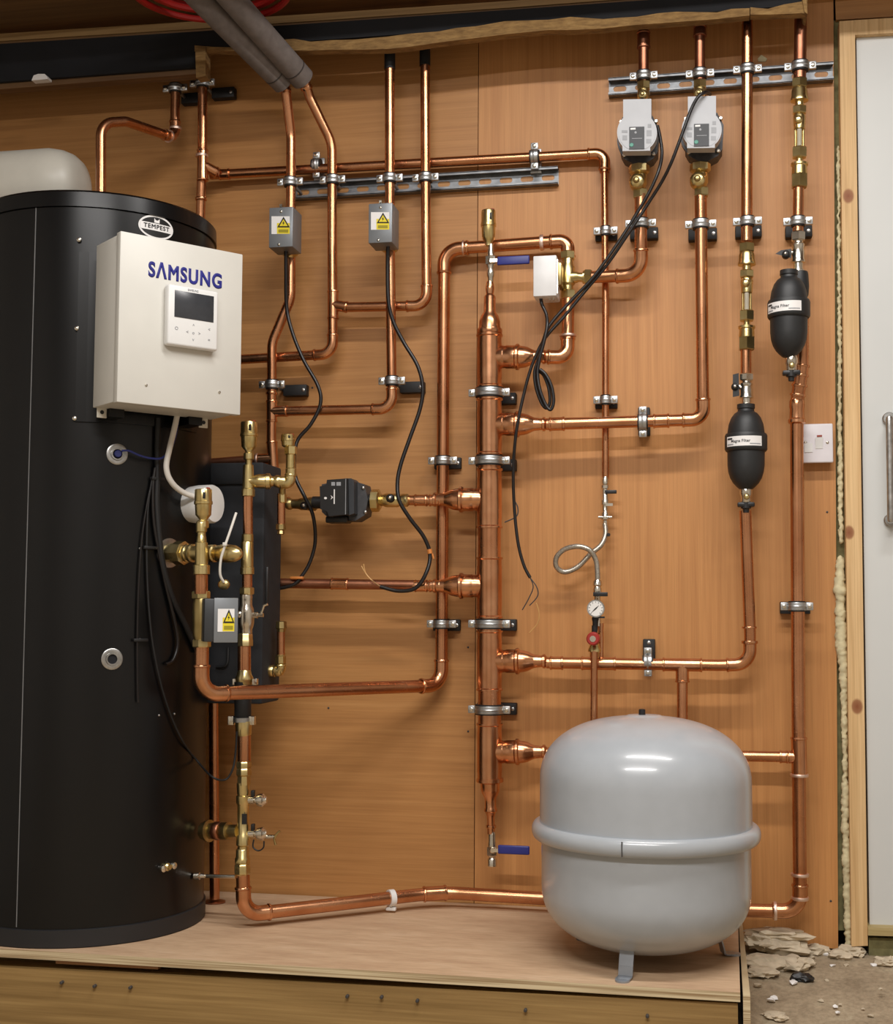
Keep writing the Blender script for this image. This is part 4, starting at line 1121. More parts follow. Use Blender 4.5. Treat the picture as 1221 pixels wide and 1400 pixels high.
# ================================================================== black pump and its branch
bp = thing('black_pump', 'black angular circulation pump on the upper left manifold branch', 'pump', P(470, 714, .1))
hexo = [(447, 655), (479, 653), (486, 657), (499, 662), (503, 683), (497, 706), (484, 711), (456, 709), (448, 704), (438, 697), (436, 683), (438, 664), (446, 662)]
make('control_head', MB().prism([P(*p, .17) for p in [(447, 656), (474, 654), (475, 703), (450, 706), (447, 699), (438, 696), (437, 665), (446, 663)]], (0, .05, 0)), 'black_plastic', bp, smooth=False)
make('side_fins', MB().prism([P(*p, .155) for p in [(474, 654), (480, 654), (484, 658), (484, 702), (475, 705)]], (0, .05, 0)), 'print_dark', bp, smooth=False)
make('trim_line', MB().box(P(472.6, 679, .1705), (.0012, .001, .078)), 'print_grey', bp)
make('housing', MB().prism([P(*p, .125) for p in [(440, 662), (478, 656), (498, 662), (503, 683), (499, 704), (486, 712), (452, 711), (440, 700)]], (0, .055, 0)), 'pump_casting', bp, smooth=False)
for x0, x1 in ((453, 458), (460, 466)): plate(bp, 'print_block', 'print_grey', [(x0, 659), (x1, 659), (x1, 664), (x0, 664)], .171, .0008)
plate(bp, 'print_block', 'sticker_white', [(456.4, 669), (457.8, 669), (457.6, 689), (456.2, 689)], .171, .0008)
plate(bp, 'indicator', 'sticker_white', circ(445, 681, 2, 1.6, n=12), .171, .0008)
plate(bp, 'symbol_mark', 'sticker_white', [(452, 677), (455.5, 680), (452, 683), (453.5, 680)], .171, .0008)
make('cable_plug', MB().box(P(463, 711, .12), (.05, .04, .014), None, .003), 'black_plastic', bp)
for x, y in ((496, 667), (499, 700)): disc(bp, 'bolt', 'steel', x, y, .128, 5, .006, 10)
hfit(bp, 'neck', 'black_plastic', 684, [(498, 17), (509, 17)], .1); hfit(bp, 'neck', 'black_plastic', 687, [(428, 17), (440, 17)], .1)
lv = thing('pump_valve', 'brass valve left of the black pump', 'valve', P(412, 700, .095), 'brass pump valves')
hfit(lv, 'body', 'brass_dark', 689, [(392, 12), (394, 16), (398, 16), (400, 13), (408, 14), (412, 17), (420, 17), (424, 19), (431, 19), (433, 15)], .092)
disc(lv, 'spindle', 'black_plastic', 415, 691, .115, 11, .02); disc(lv, 'slot_screw', 'nickel', 414.5, 690.5, .117, 5, .004, 12)
rv = thing('pump_valve', 'brass valve with a big nut right of the black pump', 'valve', P(530, 698, .095), 'brass pump valves')
hfit(rv, 'union_nut', 'brass', 684.5, [(508, 26), (509, 31), (518, 31), (520, 25)], .1, 8)
hfit(rv, 'body', 'brass', 684, [(518, 15), (524, 16), (528, 19), (544, 19), (548, 15), (550, 18), (557, 18), (559, 14)], .095)
disc(rv, 'spindle', 'black_plastic', 533, 681, .118, 12, .02); disc(rv, 'slot_screw', 'nickel', 532.5, 680.5, .12, 5, .004, 12)
def stub(label, y, x0):
    r_ = thing('branch_pipe', label, 'pipe', P(x0, y, MD), 'copper pipe runs')
    make('pipe', MB().tube([P(x0, y, MD), P(610, y, MD)], R22, 16), 'copper', r_)
    coupling(r_, P(567, y, MD), P(584, y, MD), R22); coupling(r_, P(587, y, MD), P(603, y, MD), R22)
stub('short copper branch between the black pump valve and the manifold', 684, 556)
stub('short copper branch where the lower left pipe meets the manifold', 801, 565)

# ================================================================== flow meters on the right risers
def flow_meter(x, y0, d, label, s=1.0):
    root = thing('flow_meter', label, 'flow meter', P(x, y0 + 150 * s, d), 'brass flow meters')
    y = lambda v: y0 + v * s
    vfit(root, 'upper_nut', 'brass_dark', x, nut(y(0), y(12), 22), d, 6)
    vfit(root, 'upper_body', 'brass', x, [(y(11), 17), (y(15), 21), (y(24), 22), (y(26), 24), (y(29), 24), (y(30), 12), (y(38), 12)], d)
    vfit(root, 'upper_hex', 'brass', x, nut(y(36), y(46), 20), d, 6)
    vfit(root, 'sight_frame', 'brass', x, [(y(45), 12), (y(50), 17), (y(66), 15), (y(67), 8), (y(90), 8), (y(92), 13)], d)
    for sd in (-5.5, 5.5): vfit(root, 'side_bar', 'brass_dark', x + sd, [(y(60), 3), (y(98), 3)], d)
    vfit(root, 'sight_glass', 'glass_tube', x, [(y(66), 6.5), (y(92), 6.5)], d + .005)
    disc(root, 'adjuster', 'brass', x - 1, y(52), d + .018, 11, .012)
    vfit(root, 'lower_hex', 'brass', x, nut(y(90), y(104), 21), d, 6)
    vfit(root, 'lower_neck', 'brass', x, [(y(103), 9), (y(110), 9), (y(111), 23), (y(114), 23), (y(115), 20), (y(126), 21)], d)
    vfit(root, 'lower_nut', 'brass_dark', x, nut(y(125), y(143), 23), d, 6)
flow_meter(1093, 108, .085, 'brass flow meter on the rightmost riser below the rail', 1.04)
flow_meter(1021, 333, .085, 'brass flow meter on the plain riser above the lower black filter', 1.02)

# ================================================================== magnetic filters and their valves
def black_filter(x, y0, y1, w, d, label, side_port, tilt=0):
    root = thing('magnetic_filter', label, 'filter', P(x, y1, d), 'black magnetic filters')
    h = y1 - y0
    pr = [(0, .34), (.0, .42), (.05, .42), (.06, .38), (.085, .40), (.11, .55), (.16, .70), (.24, .82), (.33, .87), (.36, .88)]
    vfit(root, 'cap', 'filter_black', x, [(y0 + h * t, w * k) for t, k in pr], d, 40)
    vfit(root, 'collar', 'filter_black', x, [(y0 + h * t, w * k) for t, k in [(.345, .86), (.35, .96), (.365, .985), (.375, 1.0), (.53, 1.0), (.54, .985), (.555, .94), (.56, .86)]], d, 40)
    vfit(root, 'bowl', 'filter_black', x, [(y0 + h * t, w * k) for t, k in [(.555, .88), (.72, .87), (.8, .83), (.87, .74), (.93, .60), (.975, .42), (1, .3)]], d, 40)
    c = P(x, y0 + h * .455, d); k = mpp(c); R = w / 2 * k + .0006; hz = h * .058 * k
    A = tilt - math.radians(62); B = tilt + math.radians(44)
    def strip_part(nm, mt, a0, a1, z0, z1, off, par, n=12):
        mb = MB(); vs = []
        for i in range(n + 1):
            a_ = a0 + (a1 - a0) * i / n
            for zz in (z0, z1): vs.append(c + V((math.sin(a_) * (R + off), -math.cos(a_) * (R + off), zz)))
        mb.add(vs, [(2 * i, 2 * i + 2, 2 * i + 3, 2 * i + 1) for i in range(n)]); return make(nm, mb, mt, par)
    lb = strip_part('label', 'sticker_white', A, B, -hz, hz, 0, root)
    strip_part('label_mark', 'print_dark', A + .06, A + .38, hz * .35, hz * .7, .0003, lb, 4)
    strip_part('label_mark', 'print_grey', A + .06, A + .44, -hz * .75, -hz * .5, .0003, lb, 4)
    strip_part('label_mark', 'print_grey', B - .62, B - .08, -hz * .7, -hz * .5, .0003, lb, 4)
    t = lettering(lb, 'label_lettering', 'Magna Filter', hz * .82, 'print_dark', V((0, 0, 0)), (1, 0, 0), (0, 0, 1), thick=0.0, bold=.0001)
    for v in t.data.vertices:
        q = v.co + ORG[lb.name]; a_ = A + .78 + q.x / R
        v.co = c + V((math.sin(a_) * (R + .0004), -math.cos(a_) * (R + .0004), q.z)) - ORG[lb.name]
    return root
def nickel_valve(x, y0, y1, d, label, lever_x, lever_y, lever=True):
    root = thing('isolation_valve', label, 'valve', P(x, y1, d), 'nickel isolation valves')
    h = y1 - y0; y = lambda t: y0 + h * t
    vfit(root, 'upper_nut', 'nickel', x, nut(y(0), y(.22), 20, 1.4), d, 6)
    vfit(root, 'body', 'nickel', x, [(y(.2), 12), (y(.27), 13), (y(.3), 17), (y(.36), 17), (y(.4), 15), (y(.5), 17), (y(.66), 17), (y(.7), 19), (y(.74), 19), (y(.76), 13), (y(.9), 13), (y(.92), 17), (y(1), 17)], d)
    make('stem', MB().lathe(P(x, y(.5), d), P(lever_x, lever_y, d) - P(x, y(.5), d), [(0, .006), ((P(lever_x, lever_y, d) - P(x, y(.5), d)).length, .006)], 12), 'nickel', root)
    return root
f_lo = black_filter(1020, 553, 669, 57, .105, 'lower black magnetic filter on the plain riser', 0, .0)
nv = nickel_valve(1020.5, 511, 556, .085, 'nickel valve with a black butterfly lever above the lower filter', 1009, 528)
make('lever', MB().hull8([P(1002, 512, .1), P(1010, 510, .1), P(1011, 541, .1), P(1002, 543, .1)], [P(1002, 512, .088), P(1010, 510, .088), P(1011, 541, .088), P(1002, 543, .088)]), 'black_plastic', nv)
disc(nv, 'lever_hub', 'black_plastic', 1005, 528, .106, 10, .014); disc(nv, 'lever_screw', 'nickel', 1005, 528, .108, 4, .003, 10)
f_hi = black_filter(1078.5, 370, 488, 57, .15, 'upper black magnetic filter before the rightmost riser', 1, -.22)
vfit(f_hi, 'inlet_elbow', 'filter_black', 1093, [(372, 22), (376, 24), (392, 26), (404, 24), (412, 14)], .1, 28)
hfit(f_hi, 'outlet_port', 'filter_black', 410, [(1076, 30), (1100, 28), (1103, 20)], .12, 28)
nv2 = nickel_valve(1091.5, 317, 374, .085, 'nickel valve with a black lever above the upper filter', 1078, 346)
make('lever', MB().hull8([P(1060, 347, .1), P(1068, 342, .1), P(1082, 340, .1), P(1082, 353, .1)], [P(1060, 347, .088), P(1068, 342, .088), P(1082, 340, .088), P(1082, 353, .088)]), 'black_plastic', nv2)
disc(nv2, 'lever_hub', 'black_plastic', 1075, 347, .106, 11, .014); disc(nv2, 'lever_screw', 'nickel', 1074, 346, .108, 4, .003, 10)
def drain(x, y, d, label, ln):
    r_ = thing('drain_valve', label, 'valve', P(x, y + 30, d), 'drain valves under the filters')
    vfit(r_, 'body', 'nickel', x, [(y - 2, 13), (y + 3, 17), (y + 10, 17), (y + 12, 14), (y + 19, 14), (y + 21, 12)], d)
    disc(r_, 'vent_screw', 'brass', x + 1, y + 12, d + .016, 8, .01, 12)
    make('cap_handle', MB().box(P(x, y + 23, d), (.036, .02, .010), None, .003), 'black_plastic', r_)
    vfit(r_, 'cap', 'black_plastic', x, [(y + 20, 14), (y + 28, 14), (y + 29, 9), (y + 34, 8)], d)
drain(1020, 667, .105, 'nickel drain valve with a black cap under the lower filter', 0)
drain(1082, 487, .15, 'nickel drain valve with a black cap under the upper filter', 0)

# ================================================================== filling loop, gauge, relief valve
fv = thing('filling_valve', 'small nickel filling valve at the foot of the thin copper pipe', 'valve', P(827, 722, .035))
vfit(fv, 'body', 'nickel', 827.5, [(652, 7), (655, 9), (661, 9), (662, 7), (664, 11), (668, 11), (669, 8), (682, 9), (684, 11), (690, 11), (691, 8), (700, 8), (702, 11), (710, 11), (712, 7), (722, 7)], .035)
make('lever', MB().box(P(835, 672.5, .042), (.026, .006, .008), None, .001), 'black_plastic', fv)
make('tee_tab', MB().box(P(833, 690, .045), (.016, .005, .006)), 'nickel', fv)
hfit(fv, 'cross_pin', 'nickel', 707, [(818, 4), (837, 4)], .04)
make('bleed_plug', MB().lathe(P(832, 731, .05), (0, 1, 0), [(0, .004), (.006, .004)], 10), 'black_plastic', fv)
hs = smooth_path([P(827, 716, .035), P(828, 730, .04), P(822, 745, .05), P(808, 757, .055), P(790, 775, .058), P(772, 782, .06), P(761, 775, .065), P(761, 762, .07), P(772, 751, .075), P(790, 747, .08), (P(806, 752, .08)), P(815, 766, .075), P(817, 785, .075), P(817, 800, .075)], 8)
solo('braided_hose', MB().tube(hs, .0058, 12), 'braid', 'braided steel filling hose twisted into one loop', 'hose')
gv = thing('check_valve', 'small nickel check valve with a black lever above the pressure gauge', 'valve', P(816, 905, .075))
vfit(gv, 'body', 'nickel', 817, [(792, 8), (795, 12), (800, 13), (802, 10), (806, 12), (812, 12), (814, 9), (826, 9), (846, 9), (848, 10), (856, 10)], .075)
make('lever', MB().box(P(821, 812.5, .096), (.031, .005, .009), None, .001), 'black_plastic', gv)
vfit(gv, 'tail', 'copper_fitting', 821.5, [(852, 8), (856, 8), (862, 7), (872, 8), (900, 7)], .075)
pg = thing('pressure_gauge', 'round white pressure gauge with a black pointer above the red knob', 'gauge', P(815, 846, .095))
gc = P(814.5, 832, .12); gk = mpp(gc)
make('case', MB().lathe(gc, (0, 1, 0), [(0, 10.4 * gk), (0, 12 * gk), (.004, 12.2 * gk), (.022, 11.5 * gk)], 32), 'steel', pg)
dial = make('dial', MB().lathe(gc - V((0, .0006, 0)), (0, 1, 0), [(0, 10.2 * gk), (.002, 10.2 * gk)], 32), 'gauge_face', pg)
pn = gc - V((0, .0014, 0))
dr = V((1, 0, .95)).normalized(); pr_ = V((-.95, 0, 1)).normalized()
make('pointer', MB().prism([pn - dr * .013, pn + pr_ * .0014, pn + dr * .010, pn - pr_ * .0014], (0, .0006, 0)), 'logo_black', dial)
for k_ in range(11):
    a_ = math.radians(-135 + 27 * k_); u_ = V((math.sin(a_), 0, math.cos(a_)))
    make('dial_tick', MB().box(pn + u_ * (8.8 * gk), (.0007, .0006, .0028), Matrix.Rotation(a_, 3, 'Y')), 'print_dark', dial)
vfit(pg, 'stem', 'black_plastic', 814, [(843, 8), (846, 10), (850, 8), (862, 7)], .1)
make('stem_lever', MB().box(P(821, 844, .115), (.018, .004, .004)), 'black_plastic', pg)
rl = thing('relief_valve', 'pressure relief valve with a round red knob below the gauge', 'valve', P(813, 900, .1))
kc_ = P(810.5, 873.5, .14); kk_ = mpp(kc_)
kn = make('knob', MB().lathe(kc_, (0, 1, 0), [(0, 7.5 * kk_), (.002, 9 * kk_), (.018, 9.6 * kk_), (.02, 8 * kk_)], 20), 'red_plastic', rl)
make('knob_badge', MB().lathe(kc_ - V((0, .001, 0)), (0, 1, 0), [(0, 4.2 * kk_), (.002, 4.2 * kk_)], 18), 'nickel', kn)
make('bonnet', MB().lathe(kc_ + V((0, .018, 0)), (0, 1, 0), [(0, .01), (.03, .01), (.03, .012), (.05, .012)], 16), 'brass_dark', rl)
vfit(rl, 'body', 'brass', 813, [(878, 12), (884, 14), (888, 18), (891, 18), (892, 13), (897, 13), (900, 11)], .105)
vfit(rl, 'inlet', 'black_plastic', 813, [(855, 8), (868, 8)], .1)

# ================================================================== brass pipework beside the tank
D3 = .32
bc = thing('brass_column', 'upright brass and copper pipe column before the black slab', 'pipework', P(336, 880, D3))
vfit(bc, 'tail', 'brass', 340, [(618, 8), (620, 14), (628, 14), (629, 9), (638, 9)], D3)
vfit(bc, 'neck', 'copper', 340, [(628, 9), (642, 9)], D3)
vfit(bc, 'upper_tee', 'brass', 339.5, [(636, 14), (644, 15), (645, 15), (668, 16), (669, 18), (678, 18), (679, 16)], D3)
vfit(bc, 'pipe', 'copper', 339, [(672, 13.5), (740, 13.5)], D3)
vfit(bc, 'middle_nut', 'brass', 338.5, [(730, 14), (731, 16), (740, 16), (741, 14)], D3)
vfit(bc, 'middle_tee', 'brass', 338, [(740, 14), (742, 17), (775, 17), (776, 19), (785, 19), (786, 15)], D3)
vfit(bc, 'pipe', 'copper', 338, [(784, 14), (808, 14)], D3)
vfit(bc, 'lower_pipe', 'copper', 334, [(872, 18), (922, 18)], D3)
ut = thing('brass_union', 'horizontal brass union and elbow joining the tall column to the small vent', 'pipework', P(365, 662, .31))
hfit(ut, 'side_port', 'brass', 658, [(340, 15), (348, 16), (350, 18), (355, 20), (363, 20), (364, 22), (369, 22), (371, 15), (374, 13), (378, 17), (382, 17), (384, 14), (390, 14)], (D3, .30))
pipe_run(ut, [P(384, 661, .30), P(397, 661, .30), P(397.5, 622, .30)], .0098, ['e'], 'brass', Re=.012, fit='brass', sock=1.0)
vfit(ut, 'riser', 'copper', 397, [(618, 11), (648, 11)], .30)
vfit(ut, 'riser_nut', 'brass', 397.5, nut(610, 622, 17), .30, 6); vfit(ut, 'elbow_nut', 'brass', 398, nut(640, 652, 15), .30)
dt = thing('drain_tail', 'short capped copper drain tail left of the black pump', 'pipe', P(384, 728, .28))
vfit(dt, 'pipe', 'copper', 384.5, [(675, 11), (720, 11)], .28); vfit(dt, 'top_nut', 'brass', 386, nut(675, 688, 13), .28, 8); vfit(dt, 'end_cap', 'brass_dark', 384, [(716, 10), (717, 15), (724, 15), (725, 9), (730, 11), (731, 8)], .28, 8)
pipe_run(dt, [P(386, 680, .28), P(386, 664, .29), P(378, 662, .295)], .007, [.008], 'brass_dark')
bv = thing('ball_valve', 'nickel ball valve with a silver lever on the column beside the warning box', 'valve', P(336, 880, D3))
vfit(bv, 'upper_nut', 'brass', 337.5, nut(803, 813, 21), D3, 8)
vfit(bv, 'body', 'nickel', 336.5, [(812, 16), (816, 18), (820, 17), (828, 17), (832, 21), (838, 22), (852, 22), (858, 19), (860, 17), (868, 17)], D3)
vfit(bv, 'lower_nut', 'brass', 335.5, [(866, 19), (868, 21), (874, 21), (875, 22), (883, 22), (884, 18)], D3, 8)
disc(bv, 'side_boss', 'nickel', 326, 840, D3 + .016, 10, .02)
hfit(bv, 'stem', 'nickel', 841, [(345, 9), (352, 9), (353, 6), (360, 6)], D3)
make('lever', MB().tube([P(356, 842, D3), P(359, 834, D3), P(361, 828, D3), P(366, 826, D3)], .0028, 8), 'nickel', bv)
make('stop_handle', MB().box(P(364.5, 802, .25), (.008, .006, .085), None, .0025), 'black_plastic', bv)
bh = thing('flexible_connector', 'black rubber connector with clamped brass ends below the ball valve', 'connector', P(333, 1000, .325))
vfit(bh, 'upper_flange', 'brass', 334, [(916, 16), (918, 19), (922, 20), (927, 25), (930, 24), (936, 22)], .322)
vfit(bh, 'rubber_body', 'black_rubber', 332, [(932, 24), (940, 23), (960, 23), (981, 23), (984, 21), (990, 21)], .322)
vfit(bh, 'hose_clip', 'zinc', 331, [(981, 23), (981, 25), (987, 25), (987, 23)], .325)
for x in (316.5, 345): make('clip_ear', MB().box(P(x, 985, .325), (.012, .012, .018), None, .001), 'nickel', bh)
for x in (322, 349): make('flange_ear', MB().box(P(x, 932, .325), (.01, .012, .013), None, .001), 'nickel', bh)
vfit(bh, 'lower_end', 'brass', 333, [(986, 22), (990, 23), (995, 22), (1003, 22), (1006, 19)], .325)
vfit(bh, 'lower_pipe', 'copper', 334, [(1003, 18), (1042, 18)], .325)
cv = thing('commissioning_valve', 'tall brass commissioning valve with two side taps near the platform', 'valve', P(332, 1205, .33))
vfit(cv, 'upper_nuts', 'brass', 333.5, [(1041, 20), (1043, 22), (1049, 22), (1050, 19), (1053, 22), (1059, 22), (1061, 18), (1065, 19), (1073, 19)], .33, 8)
vfit(cv, 'body', 'brass', 332.5, [(1070, 18), (1082, 17), (1087, 16), (1088, 19), (1098, 19), (1100, 16), (1140, 16), (1142, 19), (1155, 19), (1157, 15), (1162, 15)], .33)
plate(cv, 'sight_window', 'black_plastic', [(330.5, 1113), (337, 1113), (337, 1127), (330.5, 1127)], .344, .004)
vfit(cv, 'lower_nuts', 'brass', 331.5, [(1160, 16), (1162, 19), (1172, 19), (1174, 22), (1180, 22), (1181, 20), (1184, 23), (1194, 23), (1197, 18), (1202, 17)], .33, 8)
for y, ex in ((1094, 0), (1140, 1)):
    hfit(cv, 'side_tap', 'nickel', y, [(340, 10), (348, 11), (349, 8), (352, 8), (352, 15), (357, 18), (360, 18), (362, 12), (365, 8)], .33, 12)
    make('tap_lever', MB().box(P(346, y - 9, .33), (.007, .01, .014), None, .0015), 'black_plastic', cv)
hfit(cv, 'spout', 'nickel', 1144, [(364, 6), (374, 5), (376, 7)], .33, 10)
make('tap_wings', MB().tube([P(377, 1155, .33), P(375, 1147, .33), P(378, 1141, .33), P(383, 1136, .33)], .0026, 8), 'brass_dark', cv)
make('cap_strap', MB().tube(smooth_path([P(347, 1148, .34), P(346, 1158, .34), P(353, 1163, .34), P(360, 1159, .34), P(361, 1150, .34)], 6), .0016, 6), 'black_rubber', cv)
tu = thing('tank_union', 'dark brass union between the tank foot and the commissioning valve', 'fitting', P(305, 1145, .33))
hfit(tu, 'union', 'brass_dark', 1136, [(278, 24), (283, 24), (284, 30), (287, 30), (288, 22), (300, 23), (301, 20), (304, 24), (313, 24), (314, 17), (326, 17)], (.30, .33), 20)
hfit(tu, 'union_nut', 'copper_dark', 1136, nut(293, 302, 25), (.315, .32), 8)
dl = thing('drain_rod', 'thin nickel drain rod between the tank foot and the column', 'rod', P(300, 1200, .33))
hfit(dl, 'rod', 'nickel', (1197.5, 1198.5), [(276, 5), (322, 5)], (.32, .34), 10)
hfit(dl, 'end_cap', 'nickel', (1198, 1197.5), [(265, 6), (266, 10), (273, 10), (274, 7), (280, 6)], (.325, .325), 10)
# tee chain out of the tank
pA, thA = ray_tank(231, 756)
ch = thing('tank_flow_tee', 'horizontal brass tee assembly screwed into the tank side port', 'fitting', V(pA))
nA = tdir(thA)
dA = (P(331, 757, .49) - pA).normalized()
LA = (P(331, 757, .49) - pA).length
make('port_flange', MB().lathe(pA - nA * .003, nA, [(0, .03), (.005, .03), (.006, .026)], 32), 'steel', ch)
kA = .00138
make('nipple', MB().lathe(pA, dA, [(0, .020), (LA * .08, .020), (LA * .10, .024), (LA * .22, .024), (LA * .23, .018), (LA * .34, .018)], 8), 'brass', ch)
make('tee_body', MB().lathe(pA, dA, [(LA * .24, .016), (LA * .25, .0185), (LA * .28, .0185), (LA * .29, .0165), (LA * .31, .0185), (LA * .34, .0185), (LA * .35, .015), (LA * .56, .015), (LA * .57, .0175), (LA * .64, .0175), (LA * .65, .0145), (LA * .67, .0145), (LA * .68, .0165), (LA * .72, .0165), (LA * .73, .018), (LA * .84, .018), (LA * .90, .0165), (LA * .95, .0125), (LA * .98, .008), (LA, .001)], 20), 'brass', ch)
vfit(ch, 'tee_riser', 'brass', 275.5, [(711, 10), (714, 14), (716, 15), (727, 15), (728, 12), (733, 12), (734, 13), (741, 14), (742, 17), (772, 18), (773, 23), (785, 23), (786, 18)], .492)
vfit(ch, 'vent_neck', 'copper', 277, [(708, 9), (732, 9)], .49)
vfit(ch, 'vent_nut', 'brass', 278, nut(712, 722, 16), .49, 8)
kt = thing('cable_tie', 'white cable tie with a brass tag hanging from the tee', 'cable tie', P(306, 800, .47))
make('strap', MB().tube(smooth_path([P(323, 701, .49), P(315, 725, .50), P(307, 748, .505), P(302, 765, .505), P(301, 785, .50), P(306, 796, .49)], 6), .0026, 8), 'white_cable', kt)
make('lock', MB().box(P(307.5, 744, .507), (.008, .006, .007), None, .001), 'white_cable', kt)
make('tag', MB().ball(P(306, 799, .48), .013, 14, (1, .6, .8)), 'brass_dark', kt)
# small elbow at right of the slab
se = thing('capped_elbow', 'brass elbow with an upright capped copper stub right of the black slab', 'fitting', P(383, 925, .17))
hfit(se, 'port', 'brass', 917, [(352, 12), (366, 12), (367, 16), (374, 16), (376, 13), (386, 13)], .17)
pipe_run(se, [P(374, 917, .17), P(383.5, 918, .17), P(383.5, 895, .17)], .0105, ['e'], 'brass', Re=.011, fit='brass', sock=.7)
vfit(se, 'stub', 'copper', 384, [(862, 11), (900, 11)], .17); vfit(se, 'lower_nut', 'brass', 383.5, nut(896, 908, 16), .17, 8)
vfit(se, 'cap', 'brass_dark', 384.5, [(849, 10), (850, 15), (859, 16), (860, 13), (864, 12)], .17, 8)

# ================================================================== lagged pipes, red coil
lg = thing('lagged_pipes', 'two grey foam lagged pipes slanting down from the ceiling', 'pipe insulation', P(400, 112, .12))
lgl = MB().tube([P(240, -36, .42), P(388, 113, .125)], .0275, 20); lgr = MB().tube([P(283, -40, .42), P(414, 108, .125)], .0275, 20)
make('lagging', lgl, 'lagging', lg); make('lagging', lgr, 'lagging', lg)
def along(a, b, t): return a + (b - a) * t
A_, B_ = P(283, -40, .42), P(414, 108, .125)
make('tape', MB().lathe(along(A_, B_, .895), B_ - A_, [(0, .0274), (0, .0281), (.003, .0281), (.003, .0274)], 24), 'tape_dark', lg)
A_, B_ = P(240, -36, .42), P(388, 113, .125)
make('tape', MB().lathe(along(A_, B_, .905), B_ - A_, [(0, .0274), (0, .0281), (.003, .0281), (.003, .0274)], 24), 'tape_dark', lg)
rc = thing('red_pipe_coil', 'coil of red plastic pipe under the ceiling at the top edge', 'pipe coil', P(305, -20, .33))
cz = P(305, 9, .30).z
for k_ in range(3):
    rr_ = .17 - .016 * (k_ % 2); cc_ = V((P(305, 9, .30).x, -.30 - .0, cz + .004 + .014 * k_))
    pts_ = [cc_ + V((rr_ * math.cos(2 * math.pi * i / 48), rr_ * .9 * math.sin(2 * math.pi * i / 48) - .08, 0)) for i in range(49)]
    make('turn', MB().tube(pts_, .0075, 8), 'red_pipe', rc)

# ================================================================== switch
sw = thing('fused_switch', 'white fused spur switch on the panel beside the rightmost riser', 'switch', P(1118, 633, .0))
a, b = P(1093, 580, .03), P(1139.5, 632.5, .03)
make('back_box', MB().box(V(((a.x + b.x) / 2, -.013, (a.z + b.z) / 2)), ((b.x - a.x) * .93, .025, (a.z - b.z) * .93), None, .002), 'switch_white', sw)
make('face_plate', MB().box(V(((a.x + b.x) / 2, -.029, (a.z + b.z) / 2)), (b.x - a.x, .008, a.z - b.z), None, .003, 3), 'switch_white', sw)
rk = make('rocker', MB().hull8([P(1115, 598, .038), P(1125, 597.5, .038), P(1125, 613, .034), P(1115, 613.5, .034)], [P(1115, 598, .03), P(1125, 597.5, .03), P(1125, 613, .03), P(1115, 613.5, .03)]), 'white_plastic', sw, smooth=False)
plate(rk, 'neon', 'cap_red', [(1117, 595), (1124, 594.6), (1124, 597), (1117, 597.4)], .0345, .002)
plate(sw, 'fuse_carrier', 'white_plastic', [(1100, 606), (1111, 605.6), (1111, 618), (1100, 618.4)], .0345, .002)
for x in (1101.5, 1131.5): disc(sw, 'plate_screw', 'nickel', x, 605, .0342, 4.5, .002, 12)

# ================================================================== cables
def cable(label, pts, r=.0042, mat='cable_black', name='cable', group='black cables', n=8, cat='cable'):
    return solo(name, MB().tube(smooth_path([P(*p) for p in pts], n), r, 10), mat, label, cat, group, loc=P(*pts[0]))
cable('black cable hanging from the left warning box past the small vent', [(391, 337, .13), (391, 370, .12), (392, 420, .105), (400, 455, .105), (415, 492, .105), (435, 528, .105), (438, 553, .105), (425, 580, .108), (407, 602, .11),
      (402, 630, .118), (405, 655, .12), (416, 678, .125), (428, 705, .11), (431, 740, .09), (424, 768, .09), (413, 787, .095), (400, 800, .1), (372, 806, .1)])
cab2 = thing('cable', 'black cable curving from the second warning box with a bare stripped end', 'cable', P(531, 332, .135), 'black cables')
make('sheath', MB().tube(smooth_path([P(*p) for p in [(531, 331, .135), (530, 360, .125), (531, 410, .12), (538, 440, .115), (552, 468, .11), (571, 500, .11), (578, 530, .11), (574, 560, .11), (560, 600, .115), (548, 635, .12), (543.5, 660, .124), (546, 684, .128), (560, 708, .12), (580, 735, .105), (588, 760, .1), (582, 785, .11), (568, 804, .112), (545, 808, .11), (520, 802, .108)]], 8), .0044, 10), 'cable_black', cab2)
for k_, (x, y) in enumerate(((494, 774), (497, 771))):
    make('bare_wire', MB().tube(smooth_path([P(520, 802, .108), P(508, 793, .108), P(500, 784, .108), P(x, y, .108)], 6), .0016, 6), 'wire_tan', cab2)
make('ferrule', MB().tube([P(587, 751, .1), P(588, 757, .1)], .0054, 8), 'orange_clip', cab2)
make('strap_end', MB().tube([P(591, 757, .1), P(593, 764, .1)], .0022, 6), 'orange_clip', cab2)
solo('orange_clip', MB().box(P(406, 790, .1), (.03, .012, .006), None, .002), 'orange_clip', 'small orange scrap of clip on the lower left pipe', 'clip')
cab3 = thing('cable', 'long black cable from the right grey pump slanting down past the manifold', 'cable', P(969, 129, .14), 'black cables')
make('sheath', MB().tube(smooth_path([P(*p) for p in [(971, 129, .13), (965, 126, .17), (955, 132, .18), (945, 150, .178), (932, 185, .178), (918, 222, .17), (904, 250, .15), (885, 280, .135), (860, 318, .13), (830, 362, .12), (800, 398, .12), (772, 432, .12), (745, 463, .122), (728, 498, .122), (716, 540, .122), (706, 590, .122), (702, 640, .11), (703, 690, .10), (708, 740, .1), (716, 772, .1), (725, 790, .1)]], 8), .0036, 10), 'cable_black', cab3)
for pts_ in ([(725, 790), (729, 803), (722, 820), (714, 834)], [(725, 790), (734, 803), (735, 815), (724, 828)], [(733, 824), (737, 838), (735, 852), (724, 865)]):
    make('bare_wire', MB().tube(smooth_path([P(x, y, .1) for x, y in pts_], 6), .0013, 6), 'wire_tan' if pts_[0][0] == 733 else 'tape_dark', cab3)
